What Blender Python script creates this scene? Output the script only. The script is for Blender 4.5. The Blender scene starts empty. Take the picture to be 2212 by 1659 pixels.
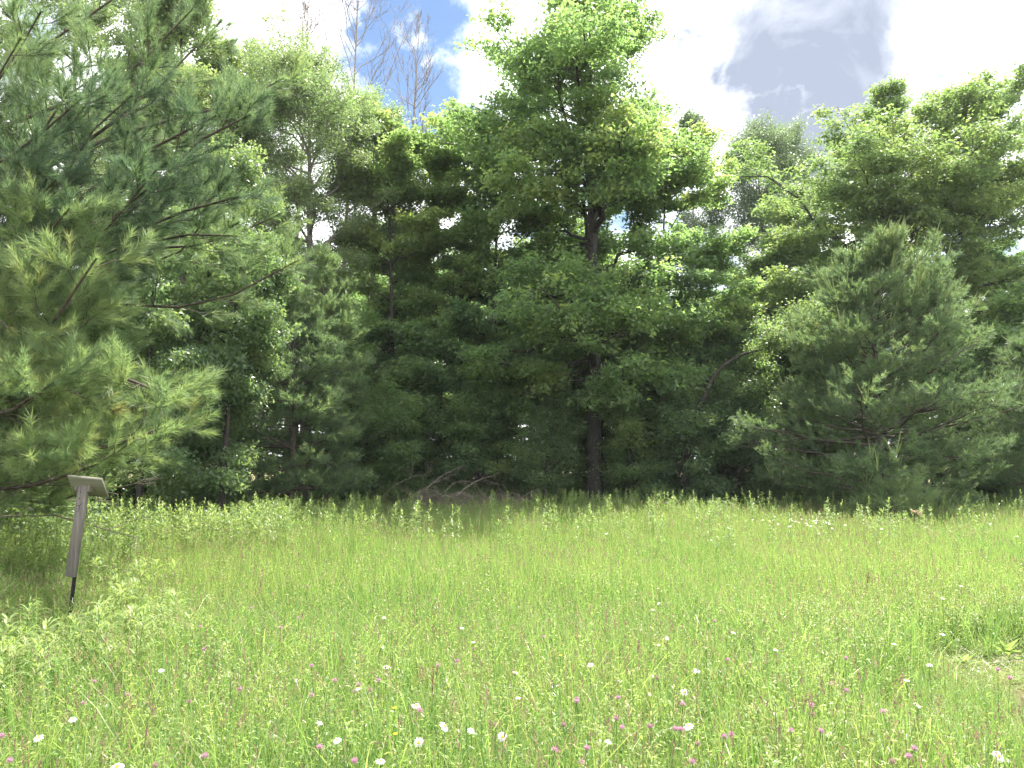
import bpy, math
import numpy as np
from mathutils import Vector, Matrix

# ------------------------------------------------------------------ camera, sky, sun, exposure
S = bpy.context.scene
COL = S.collection
F_PX, CX, CY, HORIZON = 1609.0, 1106.0, 829.5, 990.0      # the photograph's focal length and centre (2212 px wide)
PITCH = math.atan((HORIZON - CY) / F_PX)
EYE = 1.65
cam_d = bpy.data.cameras.new('camera')
cam = bpy.data.objects.new('camera', cam_d)
COL.objects.link(cam)
cam.location = (0, 0, EYE)
cam.rotation_euler = (math.pi / 2 + PITCH, 0, 0)
cam_d.sensor_width = 36
cam_d.lens = F_PX / 2212 * 36
cam_d.clip_start = 0.05
cam_d.clip_end = 2000
S.camera = cam

SUN_EL, SUN_AZ = math.radians(64), math.radians(34)        # azimuth measured from +Y towards +X
world = bpy.data.worlds.new('World')
S.world = world
world.use_nodes = True
wn, wl = world.node_tree.nodes, world.node_tree.links
wn.clear()


def wnode(t, **kw):
    n = wn.new(t)
    for k, v in kw.items():
        setattr(n, k, v)
    return n


def wmath(op, a, b=None, c=None, clamp=False):
    n = wnode('ShaderNodeMath', operation=op, use_clamp=clamp)
    for i, v in enumerate((a, b, c)):
        if v is None:
            continue
        if isinstance(v, (int, float)):
            n.inputs[i].default_value = v
        else:
            wl.new(v, n.inputs[i])
    return n.outputs[0]


def wvec(op, a, b=None):
    n = wnode('ShaderNodeVectorMath', operation=op)
    for i, v in enumerate((a, b)):
        if v is None:
            continue
        if isinstance(v, (tuple, list)):
            n.inputs[i].default_value = v
        else:
            wl.new(v, n.inputs[i])
    return n


def pix_dir(px, py):
    r = np.array([(px - CX) / F_PX, 0, 0]) + np.array([0, math.cos(PITCH), math.sin(PITCH)]) \
        + (CY - py) / F_PX * np.array([0, -math.sin(PITCH), math.cos(PITCH)])
    return r / np.linalg.norm(r)


sky = wnode('ShaderNodeTexSky', sky_type='NISHITA', sun_disc=False, sun_elevation=SUN_EL, sun_rotation=SUN_AZ)
sky.air_density = 1.0
sky.dust_density = 0.1
sky.ozone_density = 1.4
tc = wnode('ShaderNodeTexCoord')
dirn = wvec('NORMALIZE', tc.outputs['Generated']).outputs[0]
sep = wnode('ShaderNodeSeparateXYZ')
wl.new(dirn, sep.inputs[0])


def wnoise(vec, scale, detail, rough=0.55, dist=0.0, off=(0, 0, 0)):
    m = wvec('ADD', vec, off).outputs[0]
    n = wnode('ShaderNodeTexNoise')
    n.inputs['Scale'].default_value = scale
    n.inputs['Detail'].default_value = detail
    n.inputs['Roughness'].default_value = rough
    n.inputs['Distortion'].default_value = dist
    wl.new(m, n.inputs['Vector'])
    return n


warp = wnoise(dirn, 7.0, 6, 0.6)
wsub = wvec('SUBTRACT', warp.outputs['Color'], (0.5, 0.5, 0.5)).outputs[0]
wsc = wnode('ShaderNodeVectorMath', operation='SCALE')
wl.new(wsub, wsc.inputs[0])
wsc.inputs['Scale'].default_value = 0.11
warp2 = wnoise(dirn, 24.0, 5, 0.6, 0.0, (2, 7, 4))
wsub2 = wvec('SUBTRACT', warp2.outputs['Color'], (0.5, 0.5, 0.5)).outputs[0]
wsc2 = wnode('ShaderNodeVectorMath', operation='SCALE')
wl.new(wsub2, wsc2.inputs[0])
wsc2.inputs['Scale'].default_value = 0.085
wdir = wvec('ADD', wvec('ADD', dirn, wsc.outputs[0]).outputs[0], wsc2.outputs[0]).outputs[0]


def blob(px, py, r, soft):
    """1 inside a cloud-shaped spot of angular radius r round a direction, ragged by the warp noise."""
    d = pix_dir(px, py)
    dist = wvec('DISTANCE', wdir, tuple(d)).outputs['Value']
    n = wnode('ShaderNodeMapRange', interpolation_type='SMOOTHSTEP')
    wl.new(dist, n.inputs['Value'])
    n.inputs['From Min'].default_value = r + soft
    n.inputs['From Max'].default_value = r - soft
    return n.outputs[0]


def wmax(*a):
    o = a[0]
    for b in a[1:]:
        o = wmath('MAXIMUM', o, b)
    return o


# broken cumulus over the whole sky, with the gaps and grey bellies where the photograph has them
cov_n = wnoise(dirn, 3.2, 8, 0.58, 0.3, (3.1, 1.7, 0.4)).outputs['Fac']
cov = wnode('ShaderNodeMapRange', interpolation_type='SMOOTHSTEP')
wl.new(cov_n, cov.inputs['Value'])
cov.inputs['From Min'].default_value = 0.36
cov.inputs['From Max'].default_value = 0.47
gap = wmax(blob(850, 150, 0.062, 0.025), blob(810, 40, 0.045, 0.02), blob(945, 50, 0.05, 0.025), blob(920, 220, 0.065, 0.03), blob(870, -60, 0.08, 0.03),
           blob(1010, 290, 0.045, 0.03), blob(1560, 560, 0.03, 0.03), blob(2120, 560, 0.04, 0.03), blob(700, -90, 0.05, 0.04))
fill = wmax(blob(640, 120, 0.075, 0.03), blob(500, 260, 0.15, 0.05), blob(1040, 40, 0.03, 0.03), blob(1520, 120, 0.12, 0.05),
            blob(1800, 150, 0.2, 0.06), blob(2100, 100, 0.16, 0.05), blob(1750, 420, 0.15, 0.06), blob(900, 470, 0.12, 0.05))
wisp = wmath('MULTIPLY', wmax(blob(885, 60, 0.006, 0.02), blob(925, 130, 0.004, 0.018)), 0.7)
c1 = wmax(cov.outputs[0], fill)
c2 = wmath('MULTIPLY', c1, wmath('SUBTRACT', 1.0, gap))
cloud = wmath('MAXIMUM', c2, wisp, clamp=True)
gn = wnoise(dirn, 4.0, 7, 0.55, 0.2, (0.4, 5.0, 2.2)).outputs['Fac']
gmr = wnode('ShaderNodeMapRange', interpolation_type='SMOOTHSTEP')
wl.new(gn, gmr.inputs['Value'])
gmr.inputs['From Min'].default_value = 0.56
gmr.inputs['From Max'].default_value = 0.72
white_hold = wmax(blob(1520, 190, 0.09, 0.05), blob(2080, 110, 0.10, 0.05), blob(640, 120, 0.09, 0.05))
g0 = wmath('MULTIPLY', gmr.outputs[0], wmath('SUBTRACT', 1.0, white_hold))
grey = wmax(g0, blob(1760, 70, 0.115, 0.05), blob(1830, 190, 0.075, 0.05), blob(1650, 250, 0.05, 0.04),
            blob(1760, 300, 0.06, 0.04), blob(1960, 230, 0.035, 0.03), blob(1490, 70, 0.02, 0.03), blob(1580, 130, 0.03, 0.04), blob(2020, 215, 0.03, 0.04), blob(1640, 320, 0.05, 0.04), blob(1900, 290, 0.04, 0.04),
            wmath('MULTIPLY', blob(2190, 200, 0.05, 0.05), 0.5))
tex = wnoise(dirn, 9.0, 6, 0.55, 0.4, (9, 2, 1)).outputs['Fac']
greyv = wmath('MULTIPLY', grey, wmath('ADD', wmath('MULTIPLY', tex, 1.1), 0.38), clamp=True)
cc = wnode('ShaderNodeMix', data_type='RGBA')
wl.new(greyv, cc.inputs['Factor'])
cc.inputs['A'].default_value = (0.84, 0.85, 0.88, 1)
cc.inputs['B'].default_value = (0.148, 0.168, 0.212, 1)
bg_sky = wnode('ShaderNodeBackground')
bg_sky.inputs['Strength'].default_value = 0.055
wl.new(sky.outputs[0], bg_sky.inputs['Color'])
bg_cl = wnode('ShaderNodeBackground')
bg_cl.inputs['Strength'].default_value = 1.0
wl.new(cc.outputs['Result'], bg_cl.inputs['Color'])
mixw = wnode('ShaderNodeMixShader')
wl.new(cloud, mixw.inputs[0])
wl.new(bg_sky.outputs[0], mixw.inputs[1])
wl.new(bg_cl.outputs[0], mixw.inputs[2])
wout = wnode('ShaderNodeOutputWorld')
wl.new(mixw.outputs[0], wout.inputs['Surface'])

sun_d = bpy.data.lights.new('sun', 'SUN')
sun_d.energy = 4.3
sun_d.angle = math.radians(0.53)
sun_d.color = (1.0, 0.95, 0.86)
sun = bpy.data.objects.new('sun', sun_d)
COL.objects.link(sun)
sdir = Vector((math.sin(SUN_AZ) * math.cos(SUN_EL), math.cos(SUN_AZ) * math.cos(SUN_EL), math.sin(SUN_EL)))
sun.rotation_euler = (-sdir).to_track_quat('-Z', 'Y').to_euler()
sun.location = (20, 20, 40)

S.view_settings.view_transform = 'Standard'
S.view_settings.look = 'None'
S.view_settings.exposure = 1.88
S.view_settings.gamma = 1
S.view_settings.use_curve_mapping = False
S.render.engine = 'CYCLES'
S.cycles.use_adaptive_sampling = False
S.cycles.max_bounces = 7
S.cycles.diffuse_bounces = 5
S.cycles.glossy_bounces = 2
S.cycles.transmission_bounces = 5
S.cycles.transparent_max_bounces = 4
S.cycles.sample_clamp_indirect = 4.0
S.cycles.use_denoising = True
S.cycles.denoising_prefilter = 'NONE'

# ------------------------------------------------------------------ helpers
R = np.random.default_rng(11)


def at(px, py, Y):
    """World point seen at a pixel of the photograph, at distance Y ahead."""
    d = pix_dir(px, py)
    return np.array([0, 0, EYE]) + d * (Y / d[1])


def gz(x, y):
    x = np.asarray(x, float)
    y = np.asarray(y, float)
    t = np.clip(y - 4, 0, 24)
    return -0.0165 * t + 0.035 * np.sin(x * 0.55 + 1.0) * np.sin(y * 0.43) + 0.02 * np.sin(x * 1.3 + y * 0.9)


def on_ground(px, py, h=0.0):
    """Ground spot of a thing of height h whose top is at that pixel."""
    d = pix_dir(px, py)
    Y = 4.0
    for _ in range(30):
        X = d[0] / d[1] * Y
        top = float(gz(X, Y)) + h
        Y = (EYE - top) / max(1e-4, -d[2] / d[1])
        Y = min(max(Y, 1.5), 60)
    return np.array([d[0] / d[1] * Y, Y, float(gz(d[0] / d[1] * Y, Y))])


def nrm(v):
    return v / np.maximum(np.linalg.norm(v, axis=-1, keepdims=True), 1e-9)


class Geo:
    """Collects triangles / quads with a per-vertex tint, then links them as one mesh object."""

    def __init__(self):
        self.v, self.t, self.q, self.c, self.n = [], [], [], [], 0

    def add(self, v, tris=None, quads=None, tint=0.5):
        v = np.asarray(v, np.float32).reshape(-1, 3)
        if len(v) == 0:
            return
        if tris is not None and len(tris):
            self.t.append(np.asarray(tris, np.int64) + self.n)
        if quads is not None and len(quads):
            self.q.append(np.asarray(quads, np.int64) + self.n)
        self.v.append(v)
        self.c.append(np.broadcast_to(np.asarray(tint, np.float32), (len(v),)))
        self.n += len(v)

    def mesh(self, name, mat, smooth=False):
        me = bpy.data.meshes.new(name)
        v = np.concatenate(self.v)
        t = np.concatenate(self.t) if self.t else np.zeros((0, 3), np.int64)
        q = np.concatenate(self.q) if self.q else np.zeros((0, 4), np.int64)
        me.vertices.add(len(v))
        me.vertices.foreach_set('co', v.ravel())
        me.loops.add(t.size + q.size)
        me.loops.foreach_set('vertex_index', np.concatenate([t.ravel(), q.ravel()]).astype(np.int32))
        me.polygons.add(len(t) + len(q))
        ls = np.concatenate([np.arange(len(t)) * 3, t.size + np.arange(len(q)) * 4]).astype(np.int32)
        me.polygons.foreach_set('loop_start', ls)
        if smooth:
            me.polygons.foreach_set('use_smooth', np.ones(len(ls), bool))
        a = me.attributes.new('tint', 'FLOAT', 'POINT')
        a.data.foreach_set('value', np.concatenate(self.c).astype(np.float32))
        me.materials.append(mat)
        me.update(calc_edges=True)
        return me

    def build(self, name, mat, parent=None, smooth=False, link=True):
        me = self.mesh(name, mat, smooth)
        o = bpy.data.objects.new(name, me)
        if link:
            COL.objects.link(o)
        if parent is not None:               # built in world coordinates, kept relative to the thing's base
            me.transform(Matrix.Translation(-Vector(parent.location)))
            o.parent = parent
        return o


def tag(o, label=None, cat=None, group=None, kind=None):
    if label:
        o['label'] = label
    if cat:
        o['category'] = cat
    if group:
        o['group'] = group
    if kind:
        o['kind'] = kind
    return o


def thing(name, label, cat, loc=(0, 0, 0), group=None):
    o = bpy.data.objects.new(name, None)
    o.empty_display_size = 0.2
    COL.objects.link(o)
    o.location = Vector([float(a) for a in loc])
    return tag(o, label, cat, group)


def add_tubes(g, pts, rad, sides=5, tint=0.5, rough=0.0):
    """pts (B,n,3), rad (B,n): tapered tubes."""
    pts = np.asarray(pts, float)
    if pts.ndim == 2:
        pts = pts[None]
        rad = np.asarray(rad)[None]
    B, n, _ = pts.shape
    if B == 0:
        return
    tan = nrm(np.gradient(pts, axis=1))
    mt = nrm(tan.mean(1))
    ref = np.where(np.abs(mt[:, 2:3]) > 0.8, np.array([[1.0, 0, 0]]), np.array([[0, 0, 1.0]]))
    u = nrm(np.cross(tan, ref[:, None, :]))
    w = np.cross(tan, u)
    a = np.linspace(0, 2 * math.pi, sides, endpoint=False)
    rr = rad[:, :, None] * np.ones((1, 1, sides))
    if rough:
        rr = rr * (1 + rough * R.normal(size=rr.shape))
    v = pts[:, :, None, :] + rr[..., None] * (np.cos(a)[None, None, :, None] * u[:, :, None, :] + np.sin(a)[None, None, :, None] * w[:, :, None, :])
    idx = np.arange(B * n * sides).reshape(B, n, sides)
    k2 = np.roll(np.arange(sides), -1)
    q = np.stack([idx[:, :-1, :], idx[:, 1:, :], idx[:, 1:][:, :, k2], idx[:, :-1][:, :, k2]], -1).reshape(-1, 4)
    tt = np.broadcast_to(np.asarray(tint, float).reshape(-1, 1, 1) if np.ndim(tint) else tint, (B, n, sides)).reshape(-1)
    g.add(v.reshape(-1, 3), quads=q, tint=tt)


def add_leaves(g, pos, axis, normal, length, width, tint, fold=0.18, droop=0.15):
    """Folded kite leaves: pos (N,3), axis (N,3), normal (N,3)."""
    N = len(pos)
    axis = nrm(axis)
    side = nrm(np.cross(axis, normal))
    nn = np.cross(side, axis)
    L = np.asarray(length).reshape(-1, 1) * np.ones((N, 1))
    W = np.asarray(width).reshape(-1, 1) * np.ones((N, 1))
    v = np.empty((N, 4, 3))
    v[:, 0] = pos
    v[:, 1] = pos + axis * L * 0.42 + side * W * 0.5 + nn * W * fold
    v[:, 2] = pos + axis * L - nn * L * droop
    v[:, 3] = pos + axis * L * 0.42 - side * W * 0.5 + nn * W * fold
    b = np.arange(N)[:, None] * 4
    t = np.concatenate([b + np.array([[0, 2, 1]]), b + np.array([[0, 3, 2]])])
    g.add(v.reshape(-1, 3), tris=t, tint=np.repeat(np.broadcast_to(tint, (N,)), 4))


def add_tri_leaves(g, pos, axis, normal, length, width, tint):
    N = len(pos)
    axis = nrm(axis)
    side = nrm(np.cross(axis, normal))
    nn = np.cross(side, axis)
    L = length[:, None]
    W = width[:, None]
    sk = R.uniform(-0.25, 0.25, (N, 1))
    v = np.empty((N, 3, 3))
    v[:, 0] = pos + side * W * (0.5 + sk) + axis * L * 0.12
    v[:, 1] = pos - side * W * (0.5 - sk) + axis * L * 0.12 * R.uniform(-1, 1.5, (N, 1))
    v[:, 2] = pos + axis * L - nn * L * 0.1
    g.add(v.reshape(-1, 3), tris=np.arange(N * 3).reshape(-1, 3), tint=np.repeat(tint, 3))


def add_needles(g, pos, dirs, length, width, tint):
    N = len(pos)
    dirs = nrm(dirs)
    p = nrm(np.cross(dirs, R.normal(size=(N, 3))))
    L = np.asarray(length).reshape(-1, 1) * np.ones((N, 1))
    v = np.empty((N, 3, 3))
    v[:, 0] = pos + p * width * 0.5
    v[:, 1] = pos - p * width * 0.5
    v[:, 2] = pos + dirs * L
    g.add(v.reshape(-1, 3), tris=np.arange(N * 3).reshape(-1, 3), tint=np.repeat(np.broadcast_to(tint, (N,)), 3))


def interp_poly(pts, t):
    """pts (B,n,3 or 1), t (B,k) -> (B,k,c)"""
    B, n = pts.shape[:2]
    f = np.clip(t, 0, 1) * (n - 1)
    i = np.minimum(f.astype(int), n - 2)
    w = (f - i)[..., None]
    bi = np.arange(B)[:, None]
    return pts[bi, i] * (1 - w) + pts[bi, i + 1] * w


def grow(start, dirs, length, n=6, bend=0.0, wob=0.06):
    """Curved shoots from start (B,3) along dirs (B,3); bend lifts (+) or drops (-) the tips."""
    B = len(start)
    t = np.linspace(0, 1, n)
    L = np.asarray(length).reshape(-1, 1, 1)
    d = nrm(dirs)
    p = start[:, None, :] + d[:, None, :] * t[None, :, None] * L
    p[..., 2] += (np.asarray(bend).reshape(-1, 1) * np.ones((B, 1))) * L[..., 0] * t[None, :] ** 2
    w = np.cumsum(R.normal(size=(B, n, 3)) * wob / n ** 0.5, axis=1)
    w -= w[:, :1]
    return p + w * L


def rot_children(tan, ang, roll, flat=0.0):
    """Directions leaving tan at angle ang, roll 0/pi = horizontal sides; flat squeezes them into the horizontal plane."""
    side = np.cross(tan, np.array([0, 0, 1.0]))
    bad = np.linalg.norm(side, axis=-1) < 0.15
    side[bad] = np.cross(tan[bad], np.array([1.0, 0.2, 0]))
    side = nrm(side)
    up = np.cross(side, tan)
    d = tan * np.cos(ang)[:, None] + (side * np.cos(roll)[:, None] + up * np.sin(roll)[:, None] * (1 - flat)) * np.sin(ang)[:, None]
    return nrm(d)


# ------------------------------------------------------------------ materials
def new_mat(name):
    m = bpy.data.materials.new(name)
    m.use_nodes = True
    m.node_tree.nodes.clear()
    return m


class NT:
    def __init__(self, m):
        self.n, self.l = m.node_tree.nodes, m.node_tree.links

    def add(self, t, **kw):
        nd = self.n.new(t)
        for k, v in kw.items():
            setattr(nd, k, v)
        return nd

    def set(self, sock, v):
        if hasattr(v, 'links') or isinstance(v, bpy.types.NodeSocket):
            self.l.new(v, sock)
        else:
            sock.default_value = v

    def noise(self, vec, scale, detail=3, rough=0.55):
        nd = self.add('ShaderNodeTexNoise')
        self.set(nd.inputs['Vector'], vec)
        nd.inputs['Scale'].default_value = scale
        nd.inputs['Detail'].default_value = detail
        nd.inputs['Roughness'].default_value = rough
        return nd.outputs['Fac']

    def ramp(self, fac, stops):
        nd = self.add('ShaderNodeValToRGB')
        self.set(nd.inputs[0], fac)
        e = nd.color_ramp.elements
        while len(e) > 1:
            e.remove(e[-1])
        for i, (p, c) in enumerate(stops):
            el = e[0] if i == 0 else e.new(p)
            el.position = p
            el.color = (*c, 1)
        return nd.outputs[0]

    def math(self, op, a, b):
        nd = self.add('ShaderNodeMath', operation=op)
        self.set(nd.inputs[0], a)
        self.set(nd.inputs[1], b)
        return nd.outputs[0]

    def mix(self, fac, a, b, blend='MIX'):
        nd = self.add('ShaderNodeMix', data_type='RGBA', blend_type=blend)
        self.set(nd.inputs['Factor'], fac)
        for k, v in (('A', a), ('B', b)):
            if isinstance(v, tuple):
                nd.inputs[k].default_value = (*v, 1)
            else:
                self.l.new(v, nd.inputs[k])
        return nd.outputs['Result']


def leaf_mat(name, refl, trans, tfac=0.45, rough=0.45, spec=0.35, pos_scale=0.35):
    """refl / trans: colour stops over the per-leaf tint."""
    m = new_mat(name)
    k = NT(m)
    at_ = k.add('ShaderNodeAttribute', attribute_name='tint')
    geo = k.add('ShaderNodeNewGeometry')
    nz = k.noise(geo.outputs['Position'], pos_scale, 3)
    f = k.math('ADD', at_.outputs['Fac'], k.math('MULTIPLY', k.math('SUBTRACT', nz, 0.5), 0.7))
    cr = k.ramp(f, refl)
    ct = k.ramp(f, trans)
    pb = k.add('ShaderNodeBsdfPrincipled')
    k.set(pb.inputs['Base Color'], cr)
    pb.inputs['Roughness'].default_value = rough
    pb.inputs['Specular IOR Level'].default_value = spec
    tr = k.add('ShaderNodeBsdfTranslucent')
    k.set(tr.inputs['Color'], ct)
    mx = k.add('ShaderNodeMixShader')
    mx.inputs[0].default_value = tfac
    k.l.new(pb.outputs[0], mx.inputs[1])
    k.l.new(tr.outputs[0], mx.inputs[2])
    out = k.add('ShaderNodeOutputMaterial')
    k.l.new(mx.outputs[0], out.inputs[0])
    return m


def wood_mat(name, c1, c2, c3=None, scale=14, stretch=(1, 1, 0.12), bump=0.6, rough=0.85, local=False):
    m = new_mat(name)
    k = NT(m)
    if local:
        src = k.add('ShaderNodeTexCoord').outputs['Object']
    else:
        src = k.add('ShaderNodeNewGeometry').outputs['Position']
    mp = k.add('ShaderNodeMapping')
    mp.inputs['Scale'].default_value = stretch
    k.l.new(src, mp.inputs['Vector'])
    n1 = k.noise(mp.outputs[0], scale, 6, 0.65)
    n2 = k.noise(src, 2.3, 4, 0.6)
    col = k.ramp(n1, [(0.3, c1), (0.65, c2)])
    if c3:
        col = k.mix(k.ramp(n2, [(0.5, (0, 0, 0)), (0.66, (1, 1, 1))]), col, c3)
    bp = k.add('ShaderNodeBump')
    bp.inputs['Strength'].default_value = bump
    bp.inputs['Distance'].default_value = 0.02
    k.l.new(n1, bp.inputs['Height'])
    pb = k.add('ShaderNodeBsdfPrincipled')
    k.l.new(col, pb.inputs['Base Color'])
    pb.inputs['Roughness'].default_value = rough
    pb.inputs['Specular IOR Level'].default_value = 0.2
    k.l.new(bp.outputs[0], pb.inputs['Normal'])
    out = k.add('ShaderNodeOutputMaterial')
    k.l.new(pb.outputs[0], out.inputs[0])
    return m


def plain_mat(name, c, rough=0.6, trans=None, spec=0.3, var=0.15):
    m = new_mat(name)
    k = NT(m)
    src = k.add('ShaderNodeNewGeometry').outputs['Position']
    n1 = k.noise(src, 40, 3)
    col = k.mix(n1, tuple(a * (1 - var) for a in c), tuple(min(1, a * (1 + var)) for a in c))
    pb = k.add('ShaderNodeBsdfPrincipled')
    k.l.new(col, pb.inputs['Base Color'])
    pb.inputs['Roughness'].default_value = rough
    pb.inputs['Specular IOR Level'].default_value = spec
    last = pb.outputs[0]
    if trans:
        tr = k.add('ShaderNodeBsdfTranslucent')
        tr.inputs['Color'].default_value = (*trans, 1)
        mx = k.add('ShaderNodeMixShader')
        mx.inputs[0].default_value = 0.4
        k.l.new(last, mx.inputs[1])
        k.l.new(tr.outputs[0], mx.inputs[2])
        last = mx.outputs[0]
    out = k.add('ShaderNodeOutputMaterial')
    k.l.new(last, out.inputs[0])
    return m


M = {}
M['maple'] = leaf_mat('maple_leaf', [(0.0, (0.085, 0.145, 0.075)), (0.5, (0.135, 0.20, 0.085)), (0.85, (0.175, 0.22, 0.09)), (1.0, (0.20, 0.21, 0.088))],
                      [(0.0, (0.20, 0.34, 0.11)), (0.5, (0.30, 0.475, 0.125)), (1.0, (0.46, 0.55, 0.13))], 0.55, 0.5, 0.4, 0.22)
M['ash'] = leaf_mat('ash_leaf', [(0.0, (0.07, 0.115, 0.06)), (0.6, (0.11, 0.165, 0.072)), (1.0, (0.15, 0.19, 0.08))],
                    [(0.0, (0.21, 0.35, 0.105)), (0.6, (0.31, 0.45, 0.115)), (1.0, (0.40, 0.49, 0.12))], 0.48, 0.5, 0.4, 0.22)
M['aspen'] = leaf_mat('aspen_leaf', [(0.0, (0.075, 0.13, 0.068)), (0.6, (0.115, 0.18, 0.09)), (1.0, (0.17, 0.22, 0.10))],
                      [(0.0, (0.20, 0.34, 0.10)), (1.0, (0.38, 0.49, 0.13))], 0.47, 0.36, 0.55)
M['willow'] = leaf_mat('willow_leaf', [(0.0, (0.10, 0.145, 0.07)), (0.6, (0.15, 0.195, 0.09)), (1.0, (0.20, 0.225, 0.11))],
                       [(0.0, (0.23, 0.37, 0.12)), (1.0, (0.37, 0.48, 0.15))], 0.5, 0.42, 0.5)
M['poplar'] = leaf_mat('poplar_leaf', [(0.0, (0.07, 0.11, 0.07)), (0.6, (0.105, 0.15, 0.095)), (1.0, (0.14, 0.185, 0.12))],
                       [(0.0, (0.16, 0.25, 0.10)), (1.0, (0.28, 0.36, 0.13))], 0.42, 0.42, 0.5)
M['shrub'] = leaf_mat('shrub_leaf', [(0.0, (0.065, 0.115, 0.06)), (0.6, (0.10, 0.16, 0.075)), (1.0, (0.15, 0.21, 0.095))],
                      [(0.0, (0.19, 0.32, 0.09)), (1.0, (0.32, 0.44, 0.11))], 0.45, 0.36, 0.55)
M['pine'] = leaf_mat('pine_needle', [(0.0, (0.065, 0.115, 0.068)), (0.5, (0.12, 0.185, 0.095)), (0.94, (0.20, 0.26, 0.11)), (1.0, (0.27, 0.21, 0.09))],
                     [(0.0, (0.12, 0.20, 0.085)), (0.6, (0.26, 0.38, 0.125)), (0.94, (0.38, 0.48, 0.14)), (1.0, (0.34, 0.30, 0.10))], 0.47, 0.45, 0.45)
M['candle'] = leaf_mat('pine_shoot', [(0.0, (0.22, 0.29, 0.11)), (1.0, (0.33, 0.38, 0.16))], [(0.0, (0.26, 0.36, 0.10)), (1.0, (0.36, 0.42, 0.13))], 0.4)
M['grass'] = leaf_mat('grass_blade', [(0.0, (0.055, 0.125, 0.045)), (0.35, (0.12, 0.20, 0.062)), (0.7, (0.20, 0.265, 0.085)), (0.84, (0.30, 0.32, 0.15)),
                                      (0.92, (0.38, 0.33, 0.21)), (1.0, (0.19, 0.11, 0.095))],
                      [(0.0, (0.13, 0.29, 0.06)), (0.4, (0.31, 0.50, 0.10)), (0.75, (0.50, 0.61, 0.15)), (1.0, (0.30, 0.21, 0.13))], 0.5, 0.34, 0.5, 0.3)
M['rod'] = leaf_mat('goldenrod_leaf', [(0.0, (0.11, 0.185, 0.08)), (0.5, (0.18, 0.26, 0.10)), (1.0, (0.27, 0.33, 0.13))],
                    [(0.0, (0.26, 0.42, 0.09)), (1.0, (0.48, 0.57, 0.14))], 0.48, 0.4, 0.4, 0.5)
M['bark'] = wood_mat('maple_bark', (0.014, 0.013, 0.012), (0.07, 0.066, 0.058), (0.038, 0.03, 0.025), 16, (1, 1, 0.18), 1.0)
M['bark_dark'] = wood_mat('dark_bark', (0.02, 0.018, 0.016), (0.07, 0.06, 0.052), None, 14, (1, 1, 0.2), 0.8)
M['bark_grey'] = wood_mat('grey_bark', (0.10, 0.09, 0.08), (0.26, 0.235, 0.21), None, 10, (1, 1, 0.5), 0.4)
M['bark_pine'] = wood_mat('pine_bark', (0.035, 0.028, 0.022), (0.115, 0.095, 0.078), None, 14, (1, 1, 1), 0.4)
M['deadwood'] = wood_mat('dead_wood', (0.12, 0.097, 0.078), (0.31, 0.265, 0.22), None, 18, (1, 1, 1), 0.4)

# ------------------------------------------------------------------ ground
SOIL = (float(on_ground(2190, 1468)[0]), float(on_ground(2190, 1468)[1]))


def axis_steps():
    a = np.concatenate([np.linspace(-300, -40, 14), np.linspace(-36, 36, 145), np.linspace(40, 300, 14)])
    b = np.concatenate([np.linspace(-60, -4, 12), np.linspace(-2, 40, 85), np.linspace(44, 500, 24)])
    return a, b


ax, ay = axis_steps()
X, Y = np.meshgrid(ax, ay)
g = Geo()
idx = np.arange(X.size).reshape(X.shape)
q = np.stack([idx[:-1, :-1], idx[:-1, 1:], idx[1:, 1:], idx[1:, :-1]], -1).reshape(-1, 4)
g.add(np.stack([X, Y, gz(X, Y)], -1), quads=q)
mg = new_mat('ground_litter')
k = NT(mg)
pos = k.add('ShaderNodeNewGeometry').outputs['Position']
n1 = k.noise(pos, 9, 8, 0.7)
n2 = k.noise(pos, 60, 5, 0.6)
col = k.ramp(n1, [(0.3, (0.06, 0.052, 0.03)), (0.5, (0.10, 0.095, 0.045)), (0.7, (0.16, 0.135, 0.075))])
col = k.mix(k.math('MULTIPLY', n2, 0.6), col, (0.22, 0.17, 0.11))
dd = k.add('ShaderNodeVectorMath', operation='DISTANCE')
k.l.new(pos, dd.inputs[0])
dd.inputs[1].default_value = (SOIL[0], SOIL[1], float(gz(*SOIL)))
msk = k.ramp(k.math('ADD', dd.outputs['Value'], k.math('MULTIPLY', n1, 0.5)), [(0.55, (1, 1, 1)), (0.8, (0, 0, 0))])
col = k.mix(msk, col, k.ramp(n2, [(0.3, (0.075, 0.056, 0.038)), (0.7, (0.20, 0.155, 0.105))]))
bp = k.add('ShaderNodeBump')
bp.inputs['Distance'].default_value = 0.05
k.l.new(n1, bp.inputs['Height'])
pb = k.add('ShaderNodeBsdfPrincipled')
k.l.new(col, pb.inputs['Base Color'])
pb.inputs['Roughness'].default_value = 0.95
pb.inputs['Specular IOR Level'].default_value = 0.1
k.l.new(bp.outputs[0], pb.inputs['Normal'])
k.l.new(pb.outputs[0], k.add('ShaderNodeOutputMaterial').inputs[0])
tag(g.build('ground', mg, smooth=True), kind='structure')


# ------------------------------------------------------------------ broadleaf trees
def make_env(trunk_x, Y, env):
    z = np.array([at(CX, e[0], Y)[2] for e in env])
    xl = np.array([trunk_x - at(e[1], e[0], Y)[0] for e in env])
    xr = np.array([at(e[2], e[0], Y)[0] - trunk_x for e in env])
    o = np.argsort(z)
    z, xl, xr = z[o], np.maximum(xl[o], 0.15), np.maximum(xr[o], 0.15)

    def rad(zz, az):
        a, b = np.interp(zz, z, xl), np.interp(zz, z, xr)
        return a + (b - a) * (1 + np.cos(az)) / 2
    return rad, z[0], z[-1]


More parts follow.
